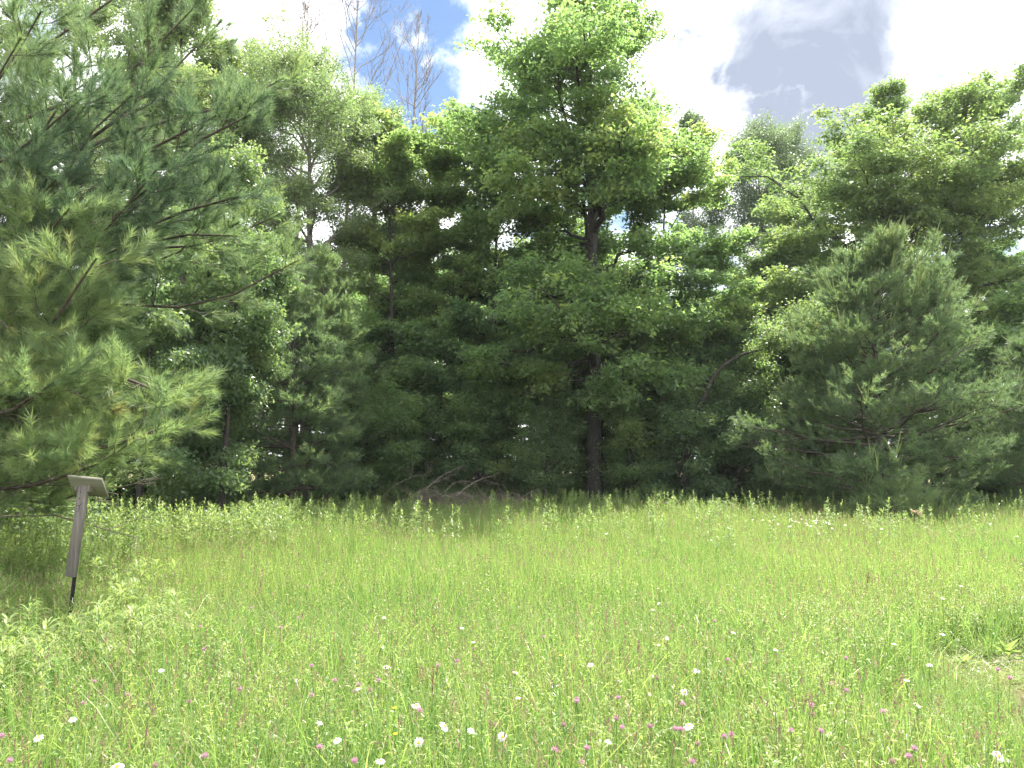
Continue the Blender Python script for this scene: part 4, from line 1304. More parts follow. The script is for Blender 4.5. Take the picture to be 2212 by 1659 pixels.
def scatter_object(name, pts, rotz, scale, idx, coll, label, cat=None, tilt=0.0, kind='stuff'):
    me = bpy.data.meshes.new(name)
    n = len(pts)
    me.vertices.add(n)
    me.vertices.foreach_set('co', np.asarray(pts, np.float32).ravel())
    a = me.attributes.new('rot', 'FLOAT_VECTOR', 'POINT')
    rv = np.stack([R.normal(size=n) * tilt, R.normal(size=n) * tilt, rotz], -1).astype(np.float32)
    a.data.foreach_set('vector', rv.ravel())
    a = me.attributes.new('size', 'FLOAT', 'POINT')
    a.data.foreach_set('value', np.asarray(scale, np.float32))
    a = me.attributes.new('pick', 'INT', 'POINT')
    a.data.foreach_set('value', np.asarray(idx, np.int32))
    o = bpy.data.objects.new(name, me)
    COL.objects.link(o)
    ng = bpy.data.node_groups.new(name + '_scatter', 'GeometryNodeTree')
    ng.interface.new_socket('Geometry', in_out='INPUT', socket_type='NodeSocketGeometry')
    ng.interface.new_socket('Geometry', in_out='OUTPUT', socket_type='NodeSocketGeometry')
    gi = ng.nodes.new('NodeGroupInput')
    go = ng.nodes.new('NodeGroupOutput')
    ip = ng.nodes.new('GeometryNodeInstanceOnPoints')
    ci = ng.nodes.new('GeometryNodeCollectionInfo')
    ci.inputs['Collection'].default_value = coll
    ci.inputs['Separate Children'].default_value = True
    ci.inputs['Reset Children'].default_value = True

    def na(nm, ty):
        x = ng.nodes.new('GeometryNodeInputNamedAttribute')
        x.data_type = ty
        x.inputs['Name'].default_value = nm
        return x.outputs['Attribute']
    L = ng.links.new
    L(gi.outputs[0], ip.inputs['Points'])
    L(ci.outputs[0], ip.inputs['Instance'])
    ip.inputs['Pick Instance'].default_value = True
    L(na('pick', 'INT'), ip.inputs['Instance Index'])
    e2r = ng.nodes.new('FunctionNodeEulerToRotation')
    L(na('rot', 'FLOAT_VECTOR'), e2r.inputs[0])
    L(e2r.outputs[0], ip.inputs['Rotation'])
    L(na('size', 'FLOAT'), ip.inputs['Scale'])
    L(ip.outputs[0], go.inputs[0])
    md = o.modifiers.new('scatter', 'NODES')
    md.node_group = ng
    return tag(o, label, cat, None, kind)


def field(y0, y1, step, keep=1.0, xpad=1.5, soil=True):
    out = []
    y = y0
    while y < y1:
        hw = 0.72 * y + xpad
        xs = np.arange(-hw, hw, step)
        xx = xs + R.uniform(-0.5, 0.5, len(xs)) * step * 0.9
        yy = y + R.uniform(-0.5, 0.5, len(xs)) * step * 0.9
        out.append(np.stack([xx, yy], -1))
        y += step
    p = np.concatenate(out)
    p = p[R.uniform(size=len(p)) < keep]
    if soil:
        d = np.hypot((p[:, 0] - SOIL[0]) * 0.75, (p[:, 1] - SOIL[1]) * 0.9)
        p = p[d > 0.24 + R.uniform(0, 0.3, len(p))]
    return np.concatenate([p, gz(p[:, 0], p[:, 1])[:, None]], 1)


def put(name, p, coll, nvar, label, cat, smin=0.85, smax=1.15, tilt=0.03):
    n = len(p)
    sz = R.uniform(smin, smax, n)
    low = (np.abs(p[:, 0] - SOIL[0] * p[:, 1] / SOIL[1]) < 0.95) & (p[:, 1] > SOIL[1] - 2.0) & (p[:, 1] < SOIL[1] + 0.7)     # trodden, thinner grass round the bare soil
    sz = np.where(low, sz * 0.5, sz)
    return scatter_object(name, p, R.uniform(0, 6.28, n), sz, R.integers(0, nvar, n), coll, label, cat, tilt)


near, mid, far = [], [], []
for i in range(7):
    g = Geo()
    blades(g, 190, 0.62, 0.31, 0.09, 0.0042, 4, 0.06, 0.07)
    blades(g, 330, 0.62, 0.36, 0.11, 0.0035, 4, 0.48, 0.16)
    blades(g, 70, 0.62, 0.44, 0.08, 0.0050, 4, 0.66, 0.10, (0.1, 0.5), (0.3, 0.9))
    blades(g, 44, 0.62, 0.32, 0.12, 0.003, 3, 0.89, 0.04, (0.1, 0.6), (0.0, 0.6))
    blades(g, 14, 0.62, 0.42, 0.06, 0.008, 4, 0.12, 0.08, (0.0, 0.2), (0.0, 0.3))
    seed_stems(g, 20, 0.62, 0.48, 0.07, 0.0022, 0.04, 0.98, 0.007)
    forbs(g, 5, 0.62, 0.26, (0.05, 0.03), 0.42, 8)
    seed_stems(g, 4, 0.62, 0.52, 0.06, 0.0026, 0.05, 0.45, 0.007)
    forbs(g, 26, 0.62, 0.33, (0.038, 0.011), 0.62, 14)
    forbs(g, 8, 0.62, 0.22, (0.03, 0.018), 0.35, 10)
    near.append(g)
for i in range(6):
    g = Geo()
    blades(g, 330, 1.15, 0.40, 0.10, 0.006, 3, 0.08, 0.08, (0.03, 0.28), (0.0, 0.4))
    blades(g, 720, 1.15, 0.46, 0.12, 0.0054, 3, 0.52, 0.17, (0.03, 0.28), (0.0, 0.4))
    blades(g, 60, 1.15, 0.38, 0.1, 0.005, 3, 0.88, 0.05, (0.1, 0.6), (0.0, 0.6))
    seed_stems(g, 34, 1.15, 0.60, 0.07, 0.003, 0.045, 0.97, 0.008)
    seed_stems(g, 18, 1.15, 0.64, 0.07, 0.0035, 0.06, 0.40, 0.009)
    forbs(g, 40, 1.15, 0.40, (0.045, 0.013), 0.68, 12)
    mid.append(g)
for i in range(6):
    g = Geo()
    blades(g, 280, 1.7, 0.45, 0.10, 0.009, 3, 0.12, 0.1, (0.03, 0.25), (0.0, 0.35))
    blades(g, 800, 1.7, 0.50, 0.13, 0.0085, 3, 0.60, 0.15, (0.03, 0.25), (0.0, 0.35))
    seed_stems(g, 45, 1.7, 0.62, 0.08, 0.0045, 0.07, 0.95, 0.012)
    seed_stems(g, 70, 1.7, 0.64, 0.08, 0.005, 0.09, 0.5, 0.013)
    forbs(g, 40, 1.7, 0.45, (0.06, 0.016), 0.65, 10)
    far.append(g)
put('near_grass', field(1.6, 8.0, 0.40), source_collection('near_grass_tuft', near, M['grass']), 7,
    'mixed meadow grass with reddish seed heads nearest the camera', 'grass', 0.85, 1.2)
put('meadow_grass', field(7.6, 15.0, 0.72), source_collection('meadow_grass_tuft', mid, M['grass']), 6,
    'bright green grass across the middle of the meadow', 'grass', 0.85, 1.2)
put('far_grass', field(14.3, 21.6, 1.1, 1.0, 4), source_collection('far_grass_tuft', far, M['grass']), 6,
    'tall grass with pale seed spikes at the far side of the meadow', 'grass', 0.85, 1.2)

# goldenrod: stands along the far and left edges as one mass, nearest plants one by one
rods = [goldenrod(R.uniform(0.7, 0.95), 64, 0.105, 0.02, R.uniform(0.4, 0.65)) for _ in range(10)]
rod_coll = source_collection('goldenrod_stem', rods, M['rod'])
pp = []
for (pxa, pxb, ya, yb, n) in ((250, 640, 11.5, 19, 620), (560, 900, 15, 22, 640), (850, 1500, 18.5, 24, 800), (1450, 2250, 17.5, 21.5, 300), (-80, 300, 8, 14, 420), (300, 1300, 12, 18, 330),
                              (1300, 2100, 11, 18, 150)):
    yy = R.uniform(ya, yb, n)
    xx = (R.uniform(pxa, pxb, n) - CX) / F_PX * yy
    pp.append(np.stack([xx, yy], -1))
pp = np.concatenate(pp)
cl = np.sin(pp[:, 0] * 1.7 + 2) * np.sin(pp[:, 1] * 1.3) + R.normal(size=len(pp)) * 0.5
pp = pp[cl > -0.45]
ppx = pp[:, 0] / pp[:, 1] * F_PX + CX
pp = pp[~((ppx > 800) & (ppx < 1150) & (pp[:, 1] > 17.5))]
put('goldenrod', np.concatenate([pp, gz(pp[:, 0], pp[:, 1])[:, None]], 1), rod_coll, 10, 'leafy green goldenrod stems massed along the meadow edge', 'goldenrod', 0.7, 1.28, 0.08)
# small yellow green leafy weeds through the lower right of the meadow
small = [goldenrod(R.uniform(0.38, 0.5), 40, 0.06, 0.011, R.uniform(0.55, 0.85)) for _ in range(6)]
pp = []
for (pxa, pxb, ya, yb, n) in ((1750, 2230, 6.2, 9.0, 300), (1400, 1900, 4.5, 7.5, 130), (900, 1900, 3.2, 5, 70), (0, 500, 4.2, 7, 110), (200, 900, 3.4, 6, 60)):
    yy = R.uniform(ya, yb, n)
    pp.append(np.stack([(R.uniform(pxa, pxb, n) - CX) / F_PX * yy, yy], -1))
pp = np.concatenate(pp)
put('leafy_weeds', np.concatenate([pp, gz(pp[:, 0], pp[:, 1])[:, None]], 1), source_collection('leafy_weed', small, M['rod']), 6,
    'small yellow green leafy weeds growing through the grass', 'weeds', 0.7, 1.1, 0.1)
# shaded undergrowth on the wood floor
und = []
for i in range(4):
    g = Geo()
    forbs(g, 60, 1.6, 0.55, (0.12, 0.05), 0.35, 14)
    blades(g, 160, 1.6, 0.5, 0.12, 0.012, 3, 0.2, 0.12)
    und.append(g)
pp = np.stack([R.uniform(-26, 26, 420), R.uniform(23.5, 40, 420)], -1)
pp = np.concatenate([pp, np.stack([R.uniform(-14, -6, 60), R.uniform(13, 24, 60)], -1)])
put('undergrowth', np.concatenate([pp, gz(pp[:, 0], pp[:, 1])[:, None]], 1), source_collection('undergrowth_tuft', und, M['shrub']), 4,
    'shaded leafy undergrowth on the floor of the wood', 'undergrowth', 0.8, 1.4)


# ------------------------------------------------------------------ individual plants in the meadow
M['petal'] = plain_mat('daisy_petal', (0.80, 0.80, 0.78), 0.6, (0.75, 0.75, 0.7), 0.2, 0.03)
M['disc'] = plain_mat('daisy_disc', (0.75, 0.45, 0.03), 0.8)
M['stem'] = plain_mat('green_stem', (0.10, 0.19, 0.05), 0.6, (0.18, 0.3, 0.04))
M['clover'] = plain_mat('clover_pink', (0.56, 0.30, 0.43), 0.7, (0.55, 0.32, 0.44), 0.2, 0.35)
M['clover_dull'] = plain_mat('clover_faded', (0.40, 0.26, 0.27), 0.8, (0.36, 0.24, 0.22), 0.2, 0.35)
M['yellow'] = plain_mat('yellow_petal', (0.85, 0.55, 0.02), 0.6, (0.8, 0.5, 0.02), 0.2, 0.05)
M['straw'] = plain_mat('dry_seed', (0.42, 0.33, 0.20), 0.9, None, 0.1, 0.35)
M['russet'] = plain_mat('russet_seed', (0.24, 0.13, 0.09), 0.9, None, 0.1, 0.35)
M['stone'] = plain_mat('pale_stone', (0.42, 0.37, 0.31), 0.9, None, 0.2, 0.25)


def stem_geo(h, lean, r=0.0016):
    g = Geo()
    tt = np.linspace(0, 1, 6)
    P = np.stack([lean[0] * tt ** 2, lean[1] * tt ** 2, -0.03 + (h + 0.03) * tt], -1)
    add_tubes(g, P, r * np.linspace(1.2, 0.9, 6), 4)
    return g, P[-1], nrm(P[-1] - P[-2])


def frame_of(n):
    n = nrm(np.asarray(n, float))
    u = nrm(np.cross(n, [0.3, 1, 0.1]))
    return u, np.cross(n, u), n


def daisy(label, px, py, size=0.047, h=0.45, face=None, group=None, cat='daisy'):
    loc = on_ground(px, py, h)
    root = thing('daisy', label, cat, loc, group)
    g, top, td = stem_geo(h, (0, 0))
    face = nrm(np.array(face if face is not None else (R.normal() * 0.25, R.normal() * 0.2 - 0.25, 1.0)))
    u, w, n = frame_of(face)
    gp, gd = Geo(), Geo()
    m = 17
    a = np.arange(m) * 2 * math.pi / m + R.normal(size=m) * 0.06
    d = np.cos(a)[:, None] * u + np.sin(a)[:, None] * w
    s = -np.sin(a)[:, None] * u + np.cos(a)[:, None] * w
    L = size / 2 * R.uniform(0.88, 1.05, m)[:, None]
    dr = (-0.12 - R.uniform(0, 0.35, m))[:, None] * L * n
    wd = size * 0.078
    v = np.stack([top + d * size * 0.12 + s * wd * 0.4, top + d * size * 0.12 - s * wd * 0.4, top + d * L * 0.65 + s * wd + dr * 0.3, top + d * L * 0.65 - s * wd + dr * 0.3,
                  top + d * L + s * wd * 0.45 + dr, top + d * L - s * wd * 0.45 + dr], 1)
    o = np.arange(m)[:, None] * 6
    gp.add(v.reshape(-1, 3), quads=np.concatenate([o + [[0, 1, 3, 2]], o + [[2, 3, 5, 4]]]))
    rings = [(0.15, 0.005), (0.13, 0.05), (0.08, 0.085), (0.0, 0.095)]
    vv = []
    k_ = 9
    for rr, hh in rings:
        aa = np.linspace(0, 2 * math.pi, k_, endpoint=False)
        vv.append(top + (np.cos(aa)[:, None] * u + np.sin(aa)[:, None] * w) * rr * size + n * hh * size)
    vv = np.concatenate(vv)
    q = [[r_ * k_ + j, r_ * k_ + (j + 1) % k_, (r_ + 1) * k_ + (j + 1) % k_, (r_ + 1) * k_ + j] for r_ in range(3) for j in range(k_)]
    gd.add(vv, quads=np.array(q))
    for gg, nm, mt in ((g, 'stem', M['stem']), (gp, 'petals', M['petal']), (gd, 'disc', M['disc'])):
        x = gg.build(nm, mt, None)
        x.parent = root
    return root


def clover(label, px, py, size=0.024, h=0.42, mat=None, group=None):
    loc = on_ground(px, py, h)
    root = thing('clover', label, 'clover', loc, group)
    g, top, td = stem_geo(h, (R.normal() * 0.03, R.normal() * 0.03))
    gh = Geo()
    m = 46
    ph = np.arccos(1 - 1.75 * (np.arange(m) + 0.5) / m)
    az = np.arange(m) * 2.39996
    d = np.stack([np.sin(ph) * np.cos(az), np.sin(ph) * np.sin(az), np.cos(ph)], -1)
    add_leaves(gh, top + d * size * 0.12, d + np.array([0, 0, 0.35]), R.normal(size=(m, 3)), size * 0.52 * R.uniform(0.8, 1.2, m), size * 0.17, 0.5, 0.3, 0.05)
    gl = Geo()
    add_leaves(gl, np.tile(top - [0, 0, size * 0.3], (3, 1)), np.array([[1, 0, 0.2], [-0.5, 0.85, 0.2], [-0.5, -0.85, 0.2]]), np.tile([0, 0, 1.0], (3, 1)), np.full(3, 0.022), np.full(3, 0.011), 0.4)
    for gg, nm, mt in ((g, 'stem', M['stem']), (gh, 'flower_head', mat or M['clover']), (gl, 'leaves', M['rod'])):
        x = gg.build(nm, mt, None)
        x.parent = root
    return root


DAISIES = [  # pixel, flower width, label, facing
    (2158, 1633, 0.056, 'big open daisy with golden centre near the bottom right corner', (0.1, -0.75, 0.7)),
    (1085, 1591, 0.050, 'open daisy with golden centre, right one of the bottom middle daisies', (0, -0.8, 0.6)),
    (904, 1604, 0.048, 'daisy turned to show its round golden centre, bottom left of the middle', (0.05, -0.95, 0.35)),
    (961, 1569, 0.058, 'drooping daisy seen edge-on with its petals hanging to the right', (0.75, -0.3, 0.6)),
    (1018, 1577, 0.042, 'tilted white daisy just right of the drooping edge-on daisy', (0.35, -0.35, 0.85)),
    (899, 1523, 0.056, 'flat wide daisy beside a pink clover above the drooping daisy', (0.15, -0.2, 1.0)),
    (728, 1598, 0.044, 'upright white daisy at the bottom, below the half-closed oval daisy', (-0.1, -0.3, 1.0)),
    (691, 1560, 0.036, 'oval half-closed daisy with a brown smudge on its left', (0.4, -0.2, 0.9)),
    (822, 1643, 0.046, 'daisy cut close by the bottom edge, left of the middle', (0.1, -0.25, 1.0)),
    (773, 1487, 0.044, 'thin side-on daisy on a bent grass stem above the yellow flowers', (-0.2, -0.1, 1.0)),
    (82, 1593, 0.052, 'open daisy with pale yellow centre near the bottom left corner', (-0.1, -0.5, 0.85)),
    (157, 1553, 0.046, 'white daisy up and right of the one in the bottom left corner', (0.2, -0.3, 0.95)),
    (349, 1447, 0.044, 'lone white daisy in the grass right of the leaning sign', (0.25, -0.25, 0.95)),
    (253, 1656, 0.062, 'daisy half cut off by the bottom edge, near the left corner', (0, -0.4, 0.9)),
    (1478, 1495, 0.046, 'round ragged daisy facing the camera in the right half of the meadow', (0.1, -0.8, 0.6)),
    (1486, 1568, 0.056, 'wide daisy tilted to the left, just right of two pink clovers', (-0.4, -0.25, 0.9)),
    (1315, 1601, 0.038, 'small cupped white daisy at the bottom, right of the middle', (0.3, -0.2, 0.95)),
    (1506, 1448, 0.044, 'white daisy above the round ragged one', (0.15, -0.4, 0.9)),
    (1275, 1435, 0.044, 'white daisy with its petals tilted right, left of the higher pair', (-0.2, -0.4, 0.9)),
    (1114, 1451, 0.042, 'thin side-on daisy leaning right in the middle of the meadow', (0.4, -0.1, 0.9)),
    (1119, 1506, 0.040, 'side-on daisy hanging below the thin leaning one', (0.1, -0.05, 1.0)),
    (1982, 1522, 0.046, 'tilted white daisy in the grass left of the bare soil', (0.4, -0.3, 0.9)),
    (830, 1333, 0.036, 'lone small daisy high up left of the middle', (0.1, -0.2, 1.0)),
    (998, 1356, 0.038, 'small flat daisy high up, right of the lone one', (0.1, -0.15, 1.0)),
    (1022, 1386, 0.036, 'small flat daisy just below and right of another small one', (-0.1, -0.1, 1.0)),
    (834, 1440, 0.042, 'white daisy above the row of pink clovers left of the middle', (0.1, -0.4, 0.9)),
    (826, 1397, 0.036, 'small drooping daisy above another white daisy', (0.3, -0.2, 0.9)),
    (641, 1469, 0.028, 'tiny half-open white daisy left of the clover row', (0.1, -0.3, 0.9)),
    (1441, 1378, 0.032, 'upper one of two small daisies above the weeds right of the middle', (0.2, -0.4, 0.8)),
    (1422, 1392, 0.034, 'lower one of two small daisies above the weeds right of the middle', (0, -0.1, 1)),
    (1585, 1366, 0.040, 'small tilted daisy alone right of the pair', (0.3, -0.2, 0.9)),
    (1422, 1303, 0.036, 'far daisy standing tilted above a far flat one', (-0.5, -0.2, 0.8)),
    (1410, 1316, 0.036, 'far flat daisy just beneath the far tilted one', (0, -0.1, 1)),
    (1958, 1468, 0.042, 'flat daisy among weeds on the way to the bare soil', (0.1, -0.1, 1)),
    (2008, 1435, 0.044, 'flat daisy closest to the left rim of the bare soil', (-0.1, -0.15, 1)),
    (1931, 1390, 0.042, 'side-on daisy rising from the yellow green weeds', (0.1, 0, 1)),
    (1676, 1403, 0.040, 'bright small daisy left of the yellow green weeds', (0.2, -0.2, 0.9)),
    (2035, 1369, 0.042, 'flat daisy above the bare soil patch', (0, -0.1, 1)),
    (2076, 1265, 0.046, 'far daisy at the right, furthest of that corner', (0.1, -0.1, 1)),
    (2036, 1292, 0.046, 'far daisy pair-mate below the furthest one at the right', (0.1, -0.1, 1)),
]
for (px, py, sz, lab, fc) in DAISIES:
    daisy(lab, px, py, sz * 0.86, 0.42 if py > 1380 else 0.5, fc)
# white daisies crowding at the far edge in front of the big pine
for i in range(34):
    px, py = R.normal(1735, 55), R.normal(1126, 9)
    daisy('small white daisy of the cluster in the tall grass before the big pine', px, max(1108, py), 0.045, 0.62, (R.normal() * 0.3, -0.4, 0.8), 'white daisies before the big pine')
for (px, py, lab) in ((1310, 1152, 'lone far daisy right in front of the thick maple trunk'), (1247, 1138, 'far daisy before the glossy sunlit shrub'), (2195, 1158, 'far daisy at the right edge under the cut-off pine')):
    daisy(lab, px, py, 0.055, 0.62)

CLOVERS = [(253, 1512), (384, 1519), (502, 1495), (41, 1641), (22, 1593), (229, 1389), (220, 1469), (160, 1524), (456, 1405), (433, 1353), (454, 1645), (347, 1646), (539, 1313),
           (668, 1500), (735, 1466), (817, 1469), (830, 1495), (795, 1479), (929, 1443), (686, 1615), (781, 1640), (1070, 1565), (912, 1530), (682, 1437), (601, 1354), (647, 1334), (780, 1500),
           (1021, 1408), (979, 1428), (661, 1266), (1180, 1623), (1265, 1646), (1251, 1624), (1222, 1561), (1235, 1506), (1257, 1517), (1327, 1507), (1329, 1544), (1386, 1564), (1455, 1568),
           (1443, 1570), (1320, 1568), (1435, 1465), (1467, 1518), (1598, 1585), (1521, 1603), (1546, 1590), (1540, 1342), (1495, 1654), (1176, 1372), (1557, 1425), (1983, 1615), (1957, 1639),
           (1935, 1537), (1813, 1491), (1801, 1475), (1710, 1584), (1747, 1582), (1733, 1518), (1764, 1552), (2200, 1603), (1924, 1652), (1807, 1423), (2085, 1656), (2150, 1447), (2170, 1462)]
NUM = ['first', 'second', 'third', 'fourth', 'fifth', 'sixth', 'seventh', 'eighth', 'ninth', 'tenth', 'eleventh', 'twelfth', 'thirteenth', 'fourteenth', 'fifteenth', 'sixteenth',
       'seventeenth', 'eighteenth', 'nineteenth', 'twentieth', 'twenty-first', 'twenty-second', 'twenty-third', 'twenty-fourth']
bands = [(1600, 1700, 'along the bottom edge of the meadow'), (1540, 1600, 'one step up from the bottom row'), (1480, 1540, 'in the row across the lower meadow'),
         (1420, 1480, 'in the row across the middle of the meadow'), (1200, 1420, 'of the far sparse row higher up the meadow')]
for lo_, hi_, where in bands:
    row = sorted(c for c in CLOVERS if lo_ <= c[1] < hi_)
    for j, (px, py) in enumerate(row):
        near_ = py > 1450
        faded = (px * 7 + py) % 5 == 0
        clover(f'{"faded" if faded else "pink"} clover, {NUM[j]} from the left {where}', px, py, 0.026 if near_ else 0.023, 0.41 if near_ else 0.46, M['clover_dull'] if faded else None, 'red clover heads in the meadow')

# yellow flowers
for (px, py, lab) in ((848, 1530, 'upper of two tiny yellow flowers left of the drooping daisy'), (849, 1586, 'lower of two tiny yellow flowers left of the drooping daisy'),
                      (1207, 1416, 'single yellow orange flower in the middle of the meadow'), (2055, 1312, 'yellow flower in the weeds above the bare soil')):
    loc = on_ground(px, py, 0.4)
    root = thing('yellow_flower', lab, 'flower', loc, 'tiny yellow meadow flowers')
    g, top, td = stem_geo(0.4, (0.01, 0))
    gp = Geo()
    a = np.arange(6) * 2 * math.pi / 6
    d = np.stack([np.cos(a), np.sin(a) - 0.2, 0.35 + 0 * a], -1)
    add_leaves(gp, np.tile(top, (6, 1)), d, np.tile([0, -0.4, 1.0], (6, 1)), np.full(6, 0.013), np.full(6, 0.010), 0.5)
    for gg, nm, mt in ((g, 'stem', M['stem']), (gp, 'petals', M['yellow'])):
        gg.build(nm, mt, None).parent = root

# dry seed spikes
for (px, py, h, L, mt, wd, ln, lab) in ((560, 1228, 0.62, 0.26, 'straw', 0.034, (0.02, 0), 'tan fluffy dock spike standing alone left of the middle'),
                                        (168, 1258, 0.52, 0.26, 'straw', 0.03, (-0.05, 0), 'pale tan seed spike beside the foot of the black stake'),
                                        (112, 1325, 0.46, 0.22, 'russet', 0.018, (-0.05, 0), 'reddish brown seed spike left of the black stake'),
                                        (1862, 1238, 0.58, 0.10, 'russet', 0.018, (0.06, 0), 'brown dock spike above the yellow green weeds'),
                                        (935, 1440, 0.46, 0.13, 'russet', 0.014, (0, 0), 'dark brown seed spike between the clovers near the middle')):
    loc = on_ground(px, py, h)
    root = thing('seed_spike', lab, 'seed spike', loc)
    g, top, td = stem_geo(h - L * 0.4, ln, 0.003)
    gp = Geo()
    m = 150
    u = R.uniform(0, 1, m)
    env_ = wd * 0.5 * np.sin(np.clip(u * 1.05, 0, 1) * math.pi * 0.92 + 0.2)
    a = R.uniform(0, 6.28, m)
    p = top - td * L * 0.6 + td[None] * (u * L)[:, None] + np.stack([np.cos(a), np.sin(a), 0 * a], -1) * (env_ * R.uniform(0.2, 1, m))[:, None]
    add_leaves(gp, p, np.stack([np.cos(a), np.sin(a), 0.9 + 0 * a], -1), R.normal(size=(m, 3)), wd * 0.42, wd * 0.28, 0.5, 0.3, 0.1)
    g.build('stalk', M['stem'] if mt == 'straw' else M['russet'], None).parent = root
    gp.build('seeds', M[mt], None).parent = root

# nodding grass plume at the right
loc = on_ground(2012, 1150, 0.95)
root = thing('grass_plume', 'single pale grass plume nodding left over a bent stem at the right', 'grass', loc)
g = Geo()
Yp = loc[1]
c = np.array([at(2030, 1240, Yp), at(2012, 1150, Yp), at(2003, 1128, Yp), at(1994, 1113, Yp), at(1985, 1104, Yp), at(1973, 1104, Yp)])
c[0, 2] = loc[2]
c = c - loc[None]
add_tubes(g, c, np.array([0.003, 0.0022, 0.0018, 0.0015, 0.0012, 0.0008]), 4)
g.build('stalk', M['straw'], None).parent = root
gp = Geo()
m = 70
u = R.uniform(0.62, 1, m)
p = interp_poly(c[None], u[None])[0]
add_leaves(gp, p + R.normal(size=(m, 3)) * 0.006, np.array([-0.9, 0, -0.15]) + R.normal(size=(m, 3)) * 0.3, R.normal(size=(m, 3)), 0.035, 0.009, 0.5)
gp.build('plume', M['straw'], None).parent = root

# goldenrod plants standing free in the left foreground
rodmesh = [goldenrod(R.uniform(0.6, 0.72), 74, 0.17, 0.017, R.uniform(0.35, 0.6), 30).mesh('goldenrod_plant', M['rod']) for _ in range(4)]
GP = [(60, 1172, 'long-leaved goldenrod plant highest at the left edge'), (20, 1240, 'goldenrod plant cut by the left edge below the highest one'), (225, 1212, 'long-leaved goldenrod plant right behind the post foot'),
      (250, 1250, 'goldenrod plant spreading its leaves right of the post foot'), (110, 1235, 'goldenrod plant close on the left of the post'), (60, 1290, 'goldenrod plant left of the black stake'),
      (90, 1345, 'low goldenrod plant nearest the foot of the stake on the left'), (215, 1330, 'low goldenrod plant right of the stake foot'), (300, 1330, 'goldenrod plant farthest right of the stake'),
      (20, 1330, 'goldenrod plant low at the left edge'), (180, 1180, 'goldenrod plant hiding behind the wooden post'), (300, 1240, 'goldenrod plant in the grass well right of the post')]
for i, (px, py, lab) in enumerate(GP):
    loc = on_ground(px, py, 0.62)
    o = bpy.data.objects.new('goldenrod_plant', rodmesh[i % 4])
    COL.objects.link(o)
    o.location = loc
    o.rotation_euler = (R.normal() * 0.06, R.normal() * 0.06, R.uniform(0, 6.28))
    tag(o, lab, 'goldenrod', 'free-standing goldenrod in the left foreground')

# dead grass and crumbs of earth strewn over the bare soil
lit = []
for i in range(3):
    g = Geo()
    blades(g, 70, 0.5, 0.16, 0.05, 0.005, 2, 0.90, 0.05, (1.5, 4.0), (0.0, 0.6))
    m = 60
    add_leaves(g, np.concatenate([R.uniform(-0.25, 0.25, (m, 2)), R.uniform(0.0, 0.012, (m, 1))], 1), R.normal(size=(m, 3)) * [1, 1, 0.25], R.normal(size=(m, 3)) * 0.5 + [0, 0, 1], R.uniform(0.012, 0.04, m), R.uniform(0.008, 0.02, m), R.uniform(0.86, 1.0, m))
    forbs(g, 7, 0.5, 0.12, (0.035, 0.018), 0.5, 8)
    blades(g, 40, 0.5, 0.16, 0.05, 0.004, 3, 0.4, 0.2)
    lit.append(g)
pp = np.stack([SOIL[0] + R.normal(size=26) * 0.5, SOIL[1] + R.normal(size=26) * 0.4], -1)
scatter_object('soil_litter', np.concatenate([pp, gz(pp[:, 0], pp[:, 1])[:, None]], 1), R.uniform(0, 6.28, 26), R.uniform(0.7, 1.1, 26), R.integers(0, 3, 26), source_collection('soil_litter_scrap', lit, M['grass']),
               'dead grass and crumbs strewn over the bare soil', 'litter')

# long-leaved goldenrod crowding round the sign in the left foreground
tallrod = [goldenrod(R.uniform(0.5, 0.68), 70, 0.16, 0.016, R.uniform(0.4, 0.7), 30) for _ in range(5)]
pp = []
for (pxa, pxb, ya, yb, n) in ((-60, 330, 5.0, 8.5, 85), (150, 420, 5.5, 9.5, 45), (-60, 160, 4.3, 5.5, 22)):
    yy = R.uniform(ya, yb, n)
    pp.append(np.stack([(R.uniform(pxa, pxb, n) - CX) / F_PX * yy, yy], -1))
pp = np.concatenate(pp)
pp = pp[np.hypot(pp[:, 0] - sb[0], (pp[:, 1] - sb[1]) * 0.6) > 0.28]
pp = pp[~((np.abs(pp[:, 0] / pp[:, 1] - sb[0] / sb[1]) < 0.03) & (pp[:, 1] < sb[1]))]      # the view to the stake stays open
put('young_goldenrod', np.concatenate([pp, gz(pp[:, 0], pp[:, 1])[:, None]], 1), source_collection('young_goldenrod_stem', tallrod, M['rod']), 5,
    'long-leaved young goldenrod crowding round the leaning sign', 'goldenrod', 0.75, 1.15, 0.1)

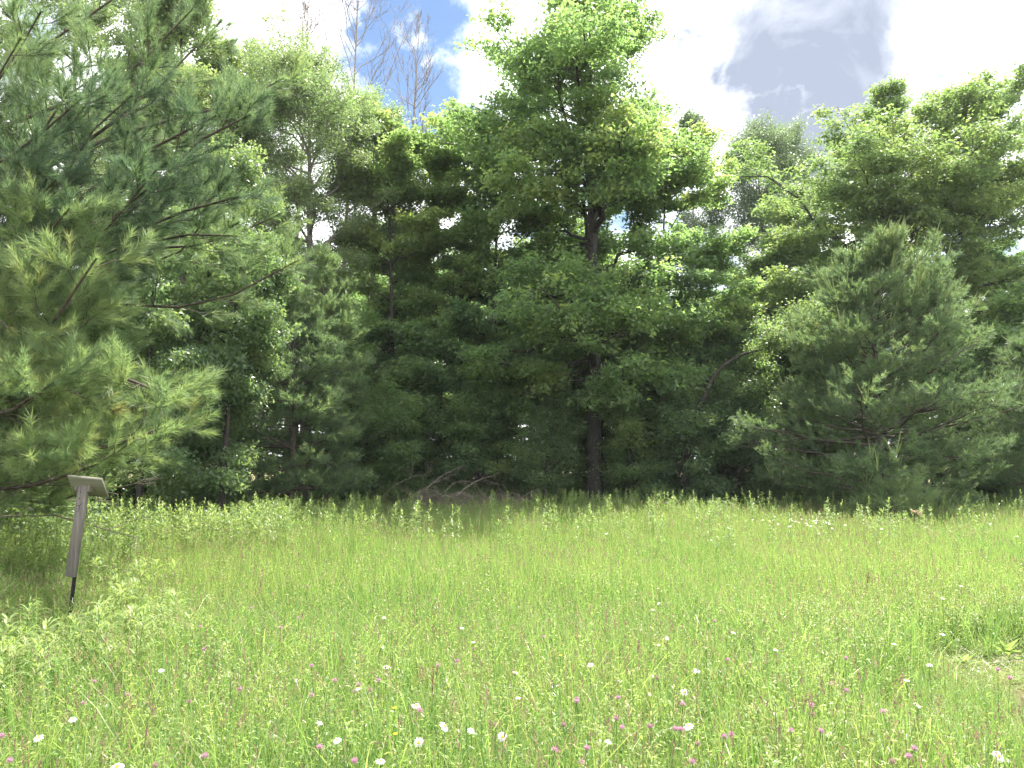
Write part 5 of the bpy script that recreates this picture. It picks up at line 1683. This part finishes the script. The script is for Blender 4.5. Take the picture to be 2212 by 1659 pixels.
# broad-leaved weeds and stones round the bare soil
for (px, py, h, lab) in ((2175, 1392, 0.17, 'broad-leaved pale weed above the bare soil at the right edge'), (2085, 1418, 0.12, 'broad-leaved weed on the left rim of the bare soil'),
                         (2130, 1380, 0.15, 'broad-leaved weed behind the pale stones'), (2060, 1385, 0.11, 'broad-leaved weed in the grass left of the stones')):
    loc = on_ground(px, py, h)
    root = thing('broadleaf_weed', lab, 'weed', loc)
    gl = Geo()
    m = 16
    a = np.arange(m) * 2.4 + R.normal(size=m) * 0.3
    el_ = np.radians(np.linspace(5, 60, m) + R.normal(size=m) * 10)
    add_leaves(gl, np.tile([0, 0, 0.02], (m, 1)) + np.stack([0 * a, 0 * a, np.linspace(0, h * 0.5, m)], -1), np.stack([np.cos(a) * np.cos(el_), np.sin(a) * np.cos(el_), np.sin(el_)], -1),
               np.tile([0, 0, 1.0], (m, 1)), h * R.uniform(0.7, 1.1, m), h * 0.34, np.linspace(0.1, 0.5, m), 0.15, 0.3)
    gl.build('leaves', M['rod'], None).parent = root
    g, _, _ = stem_geo(h * 0.6, (0, 0), 0.004)
    g.build('stem', M['stem'], None).parent = root
for (px, py, s_, lab) in ((2138, 1408, 0.055, 'pale stone lying at the upper left of the bare soil'), (2165, 1402, 0.06, 'pale stone cut by the right edge beside the other stone'), (2120, 1470, 0.03, 'small pale clod in the bare soil')):
    loc = on_ground(px + 20, py + 8, s_ * 0.8)
    g = Geo()
    aa = np.linspace(0, 2 * math.pi, 9, endpoint=False)
    vv = []
    for hh, rr in ((-0.3, 0.9), (0.1, 1.0), (0.45, 0.85), (0.68, 0.5), (0.74, 0.02)):
        rj = rr * R.uniform(0.88, 1.1, 9)
        vv.append(np.stack([np.cos(aa) * rj * s_ * 1.25, np.sin(aa) * rj * s_, np.full(9, hh * s_)], -1))
    q = [[r_ * 9 + j, r_ * 9 + (j + 1) % 9, (r_ + 1) * 9 + (j + 1) % 9, (r_ + 1) * 9 + j] for r_ in range(4) for j in range(9)]
    g.add(np.concatenate(vv), quads=np.array(q))
    o = g.build('stone', M['stone'])
    o.location = loc
    tag(o, lab, 'stone', 'stones on the bare soil')

# added scattering box round camera and scene, lifting the darks like lens flare
VEIL_DENSITY = 0.0003
if VEIL_DENSITY:
    g = Geo()
    lo, hi = np.array([-110.0, -70.0, -1.6]), np.array([110.0, 110.0, 24.0])
    g.add(np.array([[x, y, z] for x in (lo[0], hi[0]) for y in (lo[1], hi[1]) for z in (lo[2], hi[2])]),
          quads=np.array([[0, 1, 3, 2], [4, 6, 7, 5], [0, 4, 5, 1], [2, 3, 7, 6], [0, 2, 6, 4], [1, 5, 7, 3]]))
    mh = new_mat('thin_haze')
    k = NT(mh)
    pv = k.add('ShaderNodeVolumePrincipled')
    pv.inputs['Color'].default_value = (0.90, 0.95, 1.0, 1)
    pv.inputs['Density'].default_value = VEIL_DENSITY
    k.l.new(pv.outputs[0], k.add('ShaderNodeOutputMaterial').inputs['Volume'])
    tag(g.build('haze', mh), kind='stuff')
